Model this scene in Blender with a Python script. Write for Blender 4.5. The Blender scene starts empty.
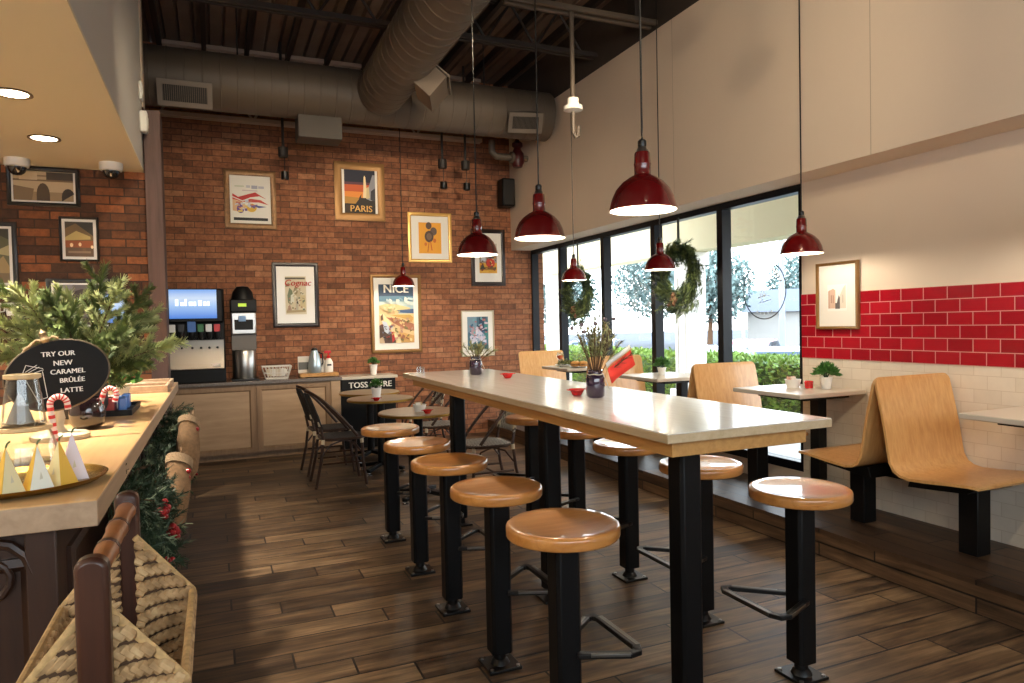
import bpy, bmesh, math, random
from mathutils import Vector, Matrix
PI = math.pi
random.seed(7)
scene = bpy.context.scene
COL = scene.collection

# ------------------------------------------------------------------ materials
def S(r, g, b):
    f = lambda c: (c/255/12.92) if c/255 <= .04045 else ((c/255+.055)/1.055)**2.4
    return (f(r), f(g), f(b), 1)

def base_mat(name):
    m = bpy.data.materials.new(name); m.use_nodes = True
    nt = m.node_tree; return m, nt, nt.nodes['Principled BSDF']

def N(nt, kind, **kw):
    n = nt.nodes.new(kind)
    for k, v in kw.items():
        if k in n.inputs: n.inputs[k].default_value = v
        else: setattr(n, k, v)
    return n

def ramp(nt, src, stops):
    r = nt.nodes.new('ShaderNodeValToRGB'); e = r.color_ramp.elements
    while len(e) < len(stops): e.new(.5)
    for el, (p, c) in zip(e, stops): el.position = p; el.color = c
    nt.links.new(src, r.inputs['Fac']); return r.outputs['Color']

def mat(name, col, rough=.5, metal=0, var=.0, vscale=8, bump=0, bscale=60, emit=None, estr=0, coat=0, spec=.5):
    m, nt, b = base_mat(name)
    b.inputs['Base Color'].default_value = col
    b.inputs['Roughness'].default_value = rough; b.inputs['Metallic'].default_value = metal
    b.inputs['Coat Weight'].default_value = coat; b.inputs['Specular IOR Level'].default_value = spec
    tc = N(nt, 'ShaderNodeTexCoord')
    if var:
        n = N(nt, 'ShaderNodeTexNoise', Scale=vscale, Detail=4.0)
        nt.links.new(tc.outputs['Object'], n.inputs['Vector'])
        lo = [c*(1-var) for c in col[:3]]+[1]; hi = [min(1, c*(1+var)) for c in col[:3]]+[1]
        nt.links.new(ramp(nt, n.outputs['Fac'], [(.3, lo), (.7, hi)]), b.inputs['Base Color'])
    if bump:
        n = N(nt, 'ShaderNodeTexNoise', Scale=bscale, Detail=3.0)
        nt.links.new(tc.outputs['Object'], n.inputs['Vector'])
        bp = N(nt, 'ShaderNodeBump', Strength=bump, Distance=.01)
        nt.links.new(n.outputs['Fac'], bp.inputs['Height']); nt.links.new(bp.outputs['Normal'], b.inputs['Normal'])
    if emit: b.inputs['Emission Color'].default_value = emit; b.inputs['Emission Strength'].default_value = estr
    return m

def wood(name, dark, light, rough=.4, axis=0, scale=3, stretch=12, coat=0, bump=.05):
    """grain running along the given object axis"""
    m, nt, b = base_mat(name)
    tc = N(nt, 'ShaderNodeTexCoord'); mp = N(nt, 'ShaderNodeMapping')
    sc = [scale*stretch]*3; sc[axis] = scale
    mp.inputs['Scale'].default_value = sc
    nt.links.new(tc.outputs['Object'], mp.inputs['Vector'])
    n = N(nt, 'ShaderNodeTexNoise', Scale=1.0, Detail=6.0, Roughness=.6, Distortion=.4)
    nt.links.new(mp.outputs['Vector'], n.inputs['Vector'])
    nt.links.new(ramp(nt, n.outputs['Fac'], [(.25, dark), (.5, tuple((a+c)/2 for a, c in zip(dark, light))), (.78, light)]), b.inputs['Base Color'])
    b.inputs['Roughness'].default_value = rough; b.inputs['Coat Weight'].default_value = coat
    bp = N(nt, 'ShaderNodeBump', Strength=bump, Distance=.005)
    nt.links.new(n.outputs['Fac'], bp.inputs['Height']); nt.links.new(bp.outputs['Normal'], b.inputs['Normal'])
    return m

def vec_axes(nt, a, c):
    tc = N(nt, 'ShaderNodeTexCoord'); s = N(nt, 'ShaderNodeSeparateXYZ'); k = N(nt, 'ShaderNodeCombineXYZ')
    nt.links.new(tc.outputs['Object'], s.inputs[0])
    nt.links.new(s.outputs[a], k.inputs[0]); nt.links.new(s.outputs[c], k.inputs[1])
    return k.outputs[0], tc

def brick(name, axes, bw, rh, mortar, stops, mortar_col, rough=.8, bump=.6, off=.5, shift=(0, 0), noise=.25, coat=0):
    m, nt, b = base_mat(name)
    v, tc = vec_axes(nt, *axes)
    mp = N(nt, 'ShaderNodeMapping'); mp.inputs['Location'].default_value = (shift[0], shift[1], 0)
    nt.links.new(v, mp.inputs['Vector'])
    br = N(nt, 'ShaderNodeTexBrick', offset=off, squash=1.0)
    br.inputs['Color1'].default_value = (0, 0, 0, 1); br.inputs['Color2'].default_value = (1, 1, 1, 1)
    br.inputs['Mortar'].default_value = (.5, .5, .5, 1); br.inputs['Scale'].default_value = 1
    br.inputs['Mortar Size'].default_value = mortar; br.inputs['Mortar Smooth'].default_value = .2
    br.inputs['Brick Width'].default_value = bw; br.inputs['Row Height'].default_value = rh
    nt.links.new(mp.outputs['Vector'], br.inputs['Vector'])
    c = ramp(nt, br.outputs['Color'], stops)
    n = N(nt, 'ShaderNodeTexNoise', Scale=13.0, Detail=7.0, Roughness=.75)
    nt.links.new(tc.outputs['Object'], n.inputs['Vector'])
    mul = N(nt, 'ShaderNodeMix', data_type='RGBA', blend_type='MULTIPLY'); mul.inputs['Factor'].default_value = 1
    nt.links.new(c, mul.inputs['A'])
    nt.links.new(ramp(nt, n.outputs['Fac'], [(.28, (1-noise*1.6,)*3+(1,)), (.55, (1, 1, 1, 1)), (.8, (1+noise,)*3+(1,))]), mul.inputs['B'])
    mx = N(nt, 'ShaderNodeMix', data_type='RGBA'); mx.inputs['B'].default_value = mortar_col
    nt.links.new(br.outputs['Fac'], mx.inputs['Factor']); nt.links.new(mul.outputs['Result'], mx.inputs['A'])
    nt.links.new(mx.outputs['Result'], b.inputs['Base Color'])
    b.inputs['Roughness'].default_value = rough; b.inputs['Coat Weight'].default_value = coat
    inv = N(nt, 'ShaderNodeMath', operation='SUBTRACT'); inv.inputs[0].default_value = 1
    nt.links.new(br.outputs['Fac'], inv.inputs[1])
    bp = N(nt, 'ShaderNodeBump', Strength=bump, Distance=.004)
    nt.links.new(inv.outputs[0], bp.inputs['Height']); nt.links.new(bp.outputs['Normal'], b.inputs['Normal'])
    return m

def planks(name, axes, length, width, step, x0, y0, stops, rough=.45, dark=.25):
    """wood-look planks: rows along the first axis, each row's joints stepping by `step`"""
    m, nt, b = base_mat(name)
    tc = N(nt, 'ShaderNodeTexCoord'); s = N(nt, 'ShaderNodeSeparateXYZ'); L = nt.links.new
    L(tc.outputs['Object'], s.inputs[0])
    def M(op, a, c=None):
        n = N(nt, 'ShaderNodeMath', operation=op)
        for i, q in enumerate((a, c)):
            if q is None: continue
            if isinstance(q, (int, float)): n.inputs[i].default_value = q
            else: L(q, n.inputs[i])
        return n.outputs[0]
    X, Y = s.outputs[axes[0]], s.outputs[axes[1]]
    yr = M('DIVIDE', M('SUBTRACT', Y, y0), width); row = M('FLOOR', yr); fy = M('SUBTRACT', yr, row)
    xr = M('DIVIDE', M('ADD', M('SUBTRACT', X, x0), M('MULTIPLY', row, step)), length); pl = M('FLOOR', xr); fx = M('SUBTRACT', xr, pl)
    k = N(nt, 'ShaderNodeCombineXYZ'); L(row, k.inputs[0]); L(pl, k.inputs[1])
    wn = N(nt, 'ShaderNodeTexWhiteNoise', noise_dimensions='2D'); L(k.outputs[0], wn.inputs['Vector'])
    # grain, shifted per plank
    k2 = N(nt, 'ShaderNodeCombineXYZ')
    L(M('ADD', M('MULTIPLY', X, 2.2), M('MULTIPLY', wn.outputs['Value'], 40)), k2.inputs[0]); L(M('MULTIPLY', Y, 30), k2.inputs[1]); L(M('MULTIPLY', wn.outputs['Value'], 9), k2.inputs[2])
    n = N(nt, 'ShaderNodeTexNoise', Scale=1.0, Detail=7.0, Roughness=.65, Distortion=.5); L(k2.outputs[0], n.inputs['Vector'])
    k3 = N(nt, 'ShaderNodeCombineXYZ')
    L(M('ADD', M('MULTIPLY', X, 3), M('MULTIPLY', wn.outputs['Value'], 17)), k3.inputs[0]); L(M('MULTIPLY', Y, 9), k3.inputs[1])
    n2 = N(nt, 'ShaderNodeTexNoise', Scale=1.0, Detail=3.0); L(k3.outputs[0], n2.inputs['Vector'])
    g = M('ADD', M('MULTIPLY', n.outputs['Fac'], .62), M('ADD', M('MULTIPLY', wn.outputs['Value'], .16), M('MULTIPLY', n2.outputs['Fac'], .27)))
    c = ramp(nt, g, stops)
    gap = .01
    ey = M('MINIMUM', M('MULTIPLY', fy, width), M('MULTIPLY', M('SUBTRACT', 1, fy), width))
    ex = M('MINIMUM', M('MULTIPLY', fx, length), M('MULTIPLY', M('SUBTRACT', 1, fx), length))
    e = M('LESS_THAN', M('MINIMUM', ex, ey), gap/2)
    mx = N(nt, 'ShaderNodeMix', data_type='RGBA'); mx.inputs['B'].default_value = S(16, 11, 8)
    L(e, mx.inputs['Factor']); L(c, mx.inputs['A']); L(mx.outputs['Result'], b.inputs['Base Color'])
    L(M('ADD', M('MULTIPLY', n.outputs['Fac'], .25), rough-.12), b.inputs['Roughness'])
    bp = N(nt, 'ShaderNodeBump', Strength=.35, Distance=.004)
    L(M('SUBTRACT', M('MULTIPLY', n.outputs['Fac'], .35), e), bp.inputs['Height']); L(bp.outputs['Normal'], b.inputs['Normal'])
    return m

def thin_glass(name, tint=(1, 1, 1, 1), refl=.9, rough=.0):
    m = bpy.data.materials.new(name); m.use_nodes = True; nt = m.node_tree
    for n in list(nt.nodes):
        if n.type != 'OUTPUT_MATERIAL': nt.nodes.remove(n)
    out = [n for n in nt.nodes if n.type == 'OUTPUT_MATERIAL'][0]
    t = N(nt, 'ShaderNodeBsdfTransparent'); t.inputs[0].default_value = tint
    g = N(nt, 'ShaderNodeBsdfGlossy', Roughness=rough); fr = N(nt, 'ShaderNodeLayerWeight', Blend=.5); pw = N(nt, 'ShaderNodeMath', operation='POWER'); pw.inputs[1].default_value = 4; nt.links.new(fr.outputs['Facing'], pw.inputs[0])
    ad = N(nt, 'ShaderNodeMath', operation='MULTIPLY_ADD'); ad.inputs[1].default_value = .9; ad.inputs[2].default_value = .04; nt.links.new(pw.outputs[0], ad.inputs[0])
    mm = N(nt, 'ShaderNodeMath', operation='MULTIPLY'); mm.inputs[1].default_value = refl
    nt.links.new(ad.outputs[0], mm.inputs[0])
    mx = N(nt, 'ShaderNodeMixShader'); nt.links.new(mm.outputs[0], mx.inputs[0])
    nt.links.new(t.outputs[0], mx.inputs[1]); nt.links.new(g.outputs[0], mx.inputs[2]); nt.links.new(mx.outputs[0], out.inputs[0])
    return m

def woven(name, c1, c2, su, sv, bump=.8, rough=.7):
    """checker weave from two waves in object space"""
    m, nt, b = base_mat(name); L = nt.links.new
    tc = N(nt, 'ShaderNodeTexCoord'); mp = N(nt, 'ShaderNodeMapping'); mp.inputs['Scale'].default_value = (su, su, sv)
    L(tc.outputs['Object'], mp.inputs['Vector'])
    ck = N(nt, 'ShaderNodeTexChecker', Scale=1.0); ck.inputs['Color1'].default_value = c1; ck.inputs['Color2'].default_value = c2
    L(mp.outputs['Vector'], ck.inputs['Vector']); L(ck.outputs['Color'], b.inputs['Base Color'])
    bp = N(nt, 'ShaderNodeBump', Strength=bump, Distance=.003); L(ck.outputs['Fac'], bp.inputs['Height']); L(bp.outputs['Normal'], b.inputs['Normal'])
    b.inputs['Roughness'].default_value = rough
    return m

MT = {}
def C(r, g, b, rough=.6, metal=0):
    k = (r, g, b, rough, metal)
    if k not in MT: MT[k] = mat('paint_%d_%d_%d' % (r, g, b), S(r, g, b), rough, metal)
    return MT[k]

# ------------------------------------------------------------------ mesh building
class MB:
    def __init__(s): s.v = []; s.f = []; s.m = []; s.k = 0
    def add(s, vs, fs):
        o = len(s.v); s.v += [tuple(p) for p in vs]
        for f in fs: s.f.append([o+i for i in f]); s.m.append(s.k)
        return s
    def mat(s, k): s.k = k; return s
    def box(s, x0, x1, y0, y1, z0, z1):
        return s.add([(x0, y0, z0), (x1, y0, z0), (x1, y1, z0), (x0, y1, z0), (x0, y0, z1), (x1, y0, z1), (x1, y1, z1), (x0, y1, z1)],
                     [(3, 2, 1, 0), (4, 5, 6, 7), (0, 1, 5, 4), (1, 2, 6, 5), (2, 3, 7, 6), (3, 0, 4, 7)])
    def bar(s, p, q, w, h, up=(0, 0, 1)):
        """rectangular bar from p to q, w across, h along up"""
        p, q = Vector(p), Vector(q); d = (q-p).normalized(); u = Vector(up)
        a = d.cross(u)
        if a.length < 1e-4: a = d.cross(Vector((1, 0, 0)))
        a.normalize(); u = a.cross(d).normalized()
        vs = [e + a*i*w/2 + u*j*h/2 for e in (p, q) for i, j in ((-1, -1), (1, -1), (1, 1), (-1, 1))]
        return s.add(vs, [(0, 1, 2, 3), (7, 6, 5, 4), (0, 4, 5, 1), (1, 5, 6, 2), (2, 6, 7, 3), (3, 7, 4, 0)])
    def lathe(s, prof, c=(0, 0, 0), n=28, sx=1, sy=1):
        vs = []; fs = []; m = len(prof)
        for i in range(n):
            a = 2*PI*i/n
            for r, z in prof: vs.append((c[0]+r*sx*math.cos(a), c[1]+r*sy*math.sin(a), c[2]+z))
        for i in range(n):
            j = (i+1) % n
            for k in range(m-1): fs.append((i*m+k, j*m+k, j*m+k+1, i*m+k+1))
        s.add(vs, fs); o = len(s.v)-len(vs)
        for k, rev in ((0, 1), (m-1, 0)):
            if prof[k][0] > 1e-5:
                f = [o+i*m+k for i in range(n)]
                s.f.append(f[::-1] if rev else f); s.m.append(s.k)
        return s
    def shell(s, prof, c=(0, 0, 0), n=28):
        """open lathe, no caps"""
        vs = []; fs = []; m = len(prof)
        for i in range(n):
            a = 2*PI*i/n
            for r, z in prof: vs.append((c[0]+r*math.cos(a), c[1]+r*math.sin(a), c[2]+z))
        for i in range(n):
            j = (i+1) % n
            for k in range(m-1): fs.append((i*m+k, j*m+k, j*m+k+1, i*m+k+1))
        return s.add(vs, fs)
    def tube(s, pts, r, n=10, closed=False, flat=1.0):
        pts = [Vector(p) for p in pts]; N_ = len(pts); vs = []; fs = []
        rr = r if isinstance(r, (list, tuple)) else [r]*N_
        up = None
        for i, p in enumerate(pts):
            d = (pts[(i+1) % N_]-pts[i-1]) if closed else (pts[min(i+1, N_-1)]-pts[max(i-1, 0)])
            d.normalize()
            if up is None: up = d.orthogonal().normalized()
            up = (up - d*up.dot(d)); up = up.normalized() if up.length > 1e-6 else d.orthogonal().normalized()
            a = d.cross(up)
            for k in range(n):
                t = 2*PI*k/n; vs.append(p + (up*math.cos(t) + a*math.sin(t)*flat)*rr[i])
        for i in range(N_ if closed else N_-1):
            j = (i+1) % N_
            for k in range(n): fs.append((i*n+k, i*n+(k+1) % n, j*n+(k+1) % n, j*n+k))
        if not closed: fs += [tuple(range(n))[::-1], tuple((N_-1)*n+k for k in range(n))]
        return s.add(vs, fs)
    def prism(s, poly, fn, d0, d1):
        """poly of (a,b); fn(a,b,d) -> xyz; extruded from d0 to d1"""
        n = len(poly)
        vs = [fn(a, b, d0) for a, b in poly]+[fn(a, b, d1) for a, b in poly]
        return s.add(vs, [tuple(range(n))[::-1], tuple(range(n, 2*n))]+[(i, (i+1) % n, n+(i+1) % n, n+i) for i in range(n)])
    def sweep(s, prof, fn, d0, d1, th):
        """thin curved sheet: profile of (a,b), offset by thickness th along its normal"""
        n = len(prof); off = []
        for i in range(n):
            a = Vector(prof[max(i-1, 0)]); b = Vector(prof[min(i+1, n-1)]); t = (b-a).normalized()
            off.append((prof[i][0]-t.y*th, prof[i][1]+t.x*th))
        return s.prism_strip(prof, off, fn, d0, d1)
    def prism_strip(s, A, B, fn, d0, d1):
        n = len(A); vs = [fn(a, b, d) for d in (d0, d1) for P in (A, B) for a, b in P]; fs = []
        ix = lambda d, p, i: d*2*n+p*n+i
        for i in range(n-1):
            fs += [(ix(0, 0, i), ix(1, 0, i), ix(1, 0, i+1), ix(0, 0, i+1)), (ix(0, 1, i+1), ix(1, 1, i+1), ix(1, 1, i), ix(0, 1, i)),
                   (ix(0, 0, i), ix(0, 0, i+1), ix(0, 1, i+1), ix(0, 1, i)), (ix(1, 0, i+1), ix(1, 0, i), ix(1, 1, i), ix(1, 1, i+1))]
        fs += [(ix(0, 0, 0), ix(0, 1, 0), ix(1, 1, 0), ix(1, 0, 0)), (ix(0, 0, n-1), ix(1, 0, n-1), ix(1, 1, n-1), ix(0, 1, n-1))]
        return s.add(vs, fs)
    def sphere(s, c, r, n=14, m=8, sz=1.0):
        prof = [(max(1e-6, r*math.sin(PI*k/m)), -r*sz*math.cos(PI*k/m)) for k in range(m+1)]
        return s.shell(prof, c, n)
    def ring_frame(s, w, h, prof, fn):
        """picture-frame ring: prof = [(inset, depth)...] closed around; fn(x,z,d)->xyz"""
        m = len(prof); vs = []
        for sx, sz in ((-1, -1), (1, -1), (1, 1), (-1, 1)):
            for ins, d in prof: vs.append(fn(sx*(w/2-ins), sz*(h/2-ins), d))
        fs = []
        for c in range(4):
            e = (c+1) % 4
            for k in range(m): fs.append((c*m+k, e*m+k, e*m+(k+1) % m, c*m+(k+1) % m))
        return s.add(vs, fs)
    def xf(s, M):
        s.v = [tuple(M @ Vector(p)) for p in s.v]; return s
    def build(s, name, mats, parent=None, bevel=0, smooth=True, angle=35, loc=None, seg=2):
        me = bpy.data.meshes.new(name); me.from_pydata(s.v, [], s.f); me.update()
        if not isinstance(mats, (list, tuple)): mats = [mats]
        for m in mats: me.materials.append(m)
        for p, k in zip(me.polygons, s.m): p.material_index = min(k, len(mats)-1)
        bm = bmesh.new(); bm.from_mesh(me); bmesh.ops.recalc_face_normals(bm, faces=bm.faces) if s.f and smooth is not None else None
        bm.to_mesh(me); bm.free()
        if smooth:
            me.shade_smooth(); me.set_sharp_from_angle(angle=math.radians(angle))
        o = bpy.data.objects.new(name, me); COL.objects.link(o)
        if parent: o.parent = parent
        if loc: o.location = loc
        if bevel:
            b = o.modifiers.new('bevel', 'BEVEL'); b.width = bevel; b.segments = seg; b.limit_method = 'ANGLE'; b.angle_limit = math.radians(40)
        return o

def tag(o, label=None, cat=None, group=None, kind=None):
    for k, v in (('label', label), ('category', cat), ('group', group), ('kind', kind)):
        if v: o[k] = v
    return o

def thing(name, label, cat, loc=(0, 0, 0), rz=0, group=None):
    o = bpy.data.objects.new(name, None); COL.objects.link(o); o.empty_display_size = .05
    o.location = loc; o.rotation_euler = (0, 0, rz)
    return tag(o, label, cat, group)

def dup(root, loc, rz=None, label=None):
    r = root.copy(); COL.objects.link(r); r.location = loc
    if rz is not None: r.rotation_euler = (0, 0, rz)
    if label: r['label'] = label
    def kids(src, dst):
        for ch in list(src.children):
            c = ch.copy(); COL.objects.link(c); c.parent = dst; kids(ch, c)
    kids(root, r)
    return r

def struct(o): o['kind'] = 'structure'; return o

def text_mesh(txt, size, depth=.0008, align='CENTER', spacing=1.0, shear=0):
    cu = bpy.data.curves.new('txt', 'FONT'); cu.body = txt; cu.size = size; cu.extrude = depth; cu.align_x = align; cu.align_y = 'CENTER'
    cu.space_line = spacing; cu.shear = shear; cu.resolution_u = 3
    o = bpy.data.objects.new('txt', cu); COL.objects.link(o)
    dg = bpy.context.evaluated_depsgraph_get()
    me = bpy.data.meshes.new_from_object(o.evaluated_get(dg))
    bpy.data.objects.remove(o); bpy.data.curves.remove(cu)
    return me

def add_text(mb, txt, size, M, bold=0, **kw):
    """append lettering to a mesh builder; M takes the text plane to local space"""
    me = text_mesh(txt, size, **kw)
    for i, dx in enumerate((0,) if not bold else (-bold, 0, bold)):
        mb.add([M @ (v.co+Vector((dx, 0, i*.0004))) for v in me.vertices], [tuple(p.vertices) for p in me.polygons])
    bpy.data.meshes.remove(me)

def needles(mb, pts, count, ln, wd, rnd, spread=1.0, droop=0):
    """fir needles set around a twig's polyline"""
    pts = [Vector(p) for p in pts]
    for i in range(count):
        t = rnd.random()*(len(pts)-1); k = min(int(t), len(pts)-2); p = pts[k].lerp(pts[k+1], t-k); d = (pts[k+1]-pts[k]).normalized()
        o = d.orthogonal().normalized(); a = rnd.random()*2*PI
        o = Matrix.Rotation(a, 3, d) @ o
        dr = (d*.75 + o*spread).normalized(); dr.z -= droop
        sd = dr.cross(d).normalized()*wd/2; L = ln*rnd.uniform(.7, 1.15)
        q = p+dr*L
        mb.add([p-sd, p+sd, q+sd*.5, q-sd*.5], [(0, 1, 2, 3)])

def leaf(mb, p, d, ln, wd, rnd):
    d = Vector(d).normalized(); s_ = d.cross(Vector((rnd.uniform(-1, 1), rnd.uniform(-1, 1), rnd.uniform(-1, 1)))).normalized()*wd/2
    p = Vector(p); mb.add([p, p+d*ln*.45+s_, p+d*ln, p+d*ln*.45-s_], [(0, 1, 2, 3)])
W_STR = 7.0
EXPO = 0.15
BRICK_SPOTS = [(.2, 150), (1.25, 150), (2.3, 180), (2.75, 150)]
WALL_SPOTS = [(.8, .6, 3.86, 2.6, 3.0, 130), (2.0, 2.0, 3.86, 5.0, 3.0, 60)]
CAMR = [[0.9192605, -0.3930772, -0.0212259], [-0.0299239, -0.0160127, -0.9994239], [0.3925108, 0.9193661, -0.0264823]]
# ------------------------------------------------------------------ palette
brick_stops = [(.0, S(118, 74, 50)), (.08, S(130, 82, 56)), (.25, S(146, 92, 62)), (.6, S(155, 100, 68)), (.85, S(162, 107, 74)), (1, S(172, 118, 84))]
M_brick = brick('brick', ('X', 'Z'), .215, .0715, .0045, brick_stops, S(84, 56, 42), shift=(.07, .02), noise=.4)
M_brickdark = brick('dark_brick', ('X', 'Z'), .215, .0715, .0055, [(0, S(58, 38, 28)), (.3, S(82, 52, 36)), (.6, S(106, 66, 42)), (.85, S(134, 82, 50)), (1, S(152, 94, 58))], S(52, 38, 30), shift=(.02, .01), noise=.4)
M_floor = planks('floor_planks', ('X', 'Y'), .98, .163, .245, .04-.0*.245+.245*20, .065, [(.36, S(34, 25, 17)), (.47, S(74, 55, 38)), (.57, S(106, 82, 57)), (.7, S(144, 116, 84))])
M_step = planks('step_planks', ('Y', 'X'), .98, .163, .245, .3, 3.44, [(.36, S(40, 28, 19)), (.48, S(66, 47, 32)), (.58, S(86, 63, 44)), (.7, S(110, 84, 60))])
M_riser = planks('riser_planks', ('Y', 'Z'), .98, .085, .4, .3, 0, [(.36, S(48, 34, 23)), (.48, S(76, 55, 37)), (.58, S(98, 73, 50)), (.7, S(122, 95, 67))])
M_wall = mat('beige_wall_paint', S(222, 204, 184), .75, var=.015, vscale=2, bump=.05, bscale=120)
M_soff = mat('soffit_paint', S(240, 231, 206), .8)
M_soffside = mat('soffit_side_paint', S(222, 219, 212), .8)
M_black_ceiling = mat('dark_ceiling_paint', S(62, 54, 48), .7, var=.12, vscale=5)
M_deck = mat('ceiling_deck_paint', S(112, 94, 82), .75, var=.12, vscale=4)
M_joist = mat('joist_paint', S(40, 34, 31), .6)
M_duct = mat('duct_paint', S(88, 77, 66), .55, var=.05, vscale=3)
M_grille_dark = mat('grille_dark', S(20, 19, 18), .7)
M_redtile = brick('red_tile', ('Y', 'Z'), .157, .0807, .0028, [(0, S(150, 14, 30)), (.5, S(166, 18, 34)), (1, S(178, 24, 40))], S(214, 150, 146), rough=.18, bump=.5, shift=(.02, .023), noise=.06, coat=.3)
M_whitetile = brick('white_tile', ('Y', 'Z'), .157, .0807, .002, [(0, S(222, 210, 192)), (1, S(230, 219, 202))], S(208, 193, 173), rough=.25, bump=.2, shift=(.02, .0), noise=.03)
M_black = mat('black_powder_coat', S(9, 9, 10), .45, spec=.25)
M_blackmetal = mat('black_metal', S(14, 13, 13), .35, metal=.2)
M_steel = mat('brushed_steel', S(178, 176, 172), .3, metal=1)
M_darksteel = mat('worn_dark_steel', S(120, 116, 110), .35, metal=1)
M_chrome = mat('chrome', S(220, 220, 222), .12, metal=1)
M_winframe = mat('window_frame_paint', S(10, 13, 19), .35, spec=.22)
M_stoolwood = wood('stool_wood', S(182, 114, 50), S(222, 156, 84), .3, axis=0, scale=3, stretch=9, coat=1, bump=.008)
M_apron = wood('apron_wood', S(176, 124, 66), S(208, 158, 92), .35, axis=1, scale=2, stretch=20)
M_tabletop = wood('pale_laminate', S(220, 214, 204), S(236, 231, 222), .2, axis=1, scale=2, stretch=18, bump=.004, coat=.3)
M_topedge = wood('tabletop_edge_wood', S(186, 160, 122), S(208, 186, 150), .4, axis=1, scale=2, stretch=18)
M_bench = wood('bench_ply', S(196, 140, 80), S(224, 176, 114), .32, axis=2, scale=1.5, stretch=30, coat=.2, bump=.02)
M_smalltop = mat('booth_table_laminate', S(206, 196, 180), .28)
M_bistrotop = wood('bistro_top', S(150, 128, 100), S(184, 162, 132), .3, axis=0, scale=3, stretch=9)
M_brass = mat('brass_edge', S(190, 150, 70), .3, metal=1)
M_red = mat('red_enamel', S(98, 12, 13), .2, coat=.6)
M_whiteenamel = mat('white_enamel', S(240, 236, 226), .4)
M_cabinet = wood('cabinet_wood', S(166, 136, 106), S(194, 164, 132), .5, axis=0, scale=2, stretch=9)
M_cabframe = wood('cabinet_frame_wood', S(128, 100, 74), S(158, 128, 98), .5, axis=2, scale=2, stretch=9)
M_counterwood = wood('counter_top_wood', S(206, 158, 104), S(230, 190, 136), .28, axis=1, scale=2, stretch=14, coat=.3)
M_counteredge = wood('counter_edge_wood', S(160, 132, 104), S(190, 162, 132), .45, axis=1, scale=2, stretch=14)
M_darkwood = wood('dark_stained_wood', S(40, 24, 16), S(70, 44, 30), .4, axis=2, scale=2, stretch=12)
M_timber = wood('purple_brown_timber', S(72, 52, 48), S(98, 74, 68), .6, axis=2, scale=2, stretch=12)
M_glass = thin_glass('clear_glass')
M_pane = thin_glass('window_glass', (.97, .99, 1, 1), .6)
M_white = mat('white_ceramic', S(236, 234, 228), .3)
M_offwhite = mat('off_white_paint', S(232, 228, 220), .6)
M_fir = mat('fir_green', S(98, 112, 60), .6, var=.35, vscale=14)
M_firlight = mat('fir_pale_green', S(168, 174, 116), .6, var=.25, vscale=14)
M_firdark = mat('fir_dark_green', S(46, 64, 40), .65, var=.35, vscale=14)
M_twig = mat('twig_brown', S(98, 70, 46), .8)
M_leaf = mat('leaf_green', S(66, 112, 46), .5, var=.3, vscale=20)
M_bowlred = mat('red_glaze', S(196, 32, 34), .25, coat=.4)

# ------------------------------------------------------------------ room shell
XU, XL, ZO = 3.86, 4.15, 2.52            # upper wall face, lower wall face, overhang height
YB, ZC = 9.0, 4.8
struct(MB().box(-4.2, XL+.2, -2.2, YB+.2, -.15, 0).build('floor', M_floor, smooth=None))
struct(MB().mat(0).box(3.45, XL, -2, YB, .145, .17).mat(1).box(3.45, XL, -2, YB, 0, .145).build('trim_1', [M_step, M_riser], smooth=None))
struct(MB().box(-1.8, XL+.2, YB, YB+.2, 0, ZC).build('wall_back', M_brick, smooth=None))
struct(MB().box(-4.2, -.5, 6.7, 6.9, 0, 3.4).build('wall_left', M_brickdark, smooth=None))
struct(MB().box(-1.8, -1.6, 6.9, YB, 0, ZC).box(-4.2, -4, -2.2, 6.7, 0, ZC).box(-4.0, -.5, 6.72, 6.88, 3.4, ZC).build('wall_side', M_wall, smooth=None))
struct(MB().box(-.5, -.37, 6.62, 6.9, 0, 3.36).build('trim_2', M_timber, bevel=.004))
# rear wall behind the viewpoint; its unseen high glazing is shaped for fill daylight
struct(MB().box(-4.2, -3.0, -2.2, -2, 0, ZC).box(3.4, XU, -2.2, -2, 0, ZC).box(-3.0, 3.4, -2.2, -2, 0, 1.5).box(-3.0, 3.4, -2.2, -2, 2.9, ZC).build('wall_front', M_wall, smooth=None))
# right wall
struct(MB().mat(0).box(XL, XL+.2, -2.2, 4.04, 1.672, ZO).mat(1).box(XL-.006, XL+.2, -2.2, 4.04, 1.188, 1.672).mat(2).box(XL, XL+.2, -2.2, 4.04, .17, 1.188)
       .build('wall_right', [M_wall, M_redtile, M_whitetile], smooth=None))
up = MB().mat(0).box(XU, XL+.2, -2.2, YB, ZO, 4.2).mat(1).box(XU, XL+.2, -2.2, YB, 4.2, ZC)
struct(up.build('wall_upper', [M_wall, M_black_ceiling], smooth=None))
tb = MB()
for y in (5.23, 3.18, 1.6): tb.box(XU-.0015, XU, y, y+.004, ZO, 4.2)
struct(tb.build('trim_3', mat('wall_joint', S(176, 158, 136), .8), smooth=None))
struct(MB().box(XL, XL+.2, 4.04, YB, 0, .3).build('wall_under_window', M_wall, smooth=None))
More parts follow.
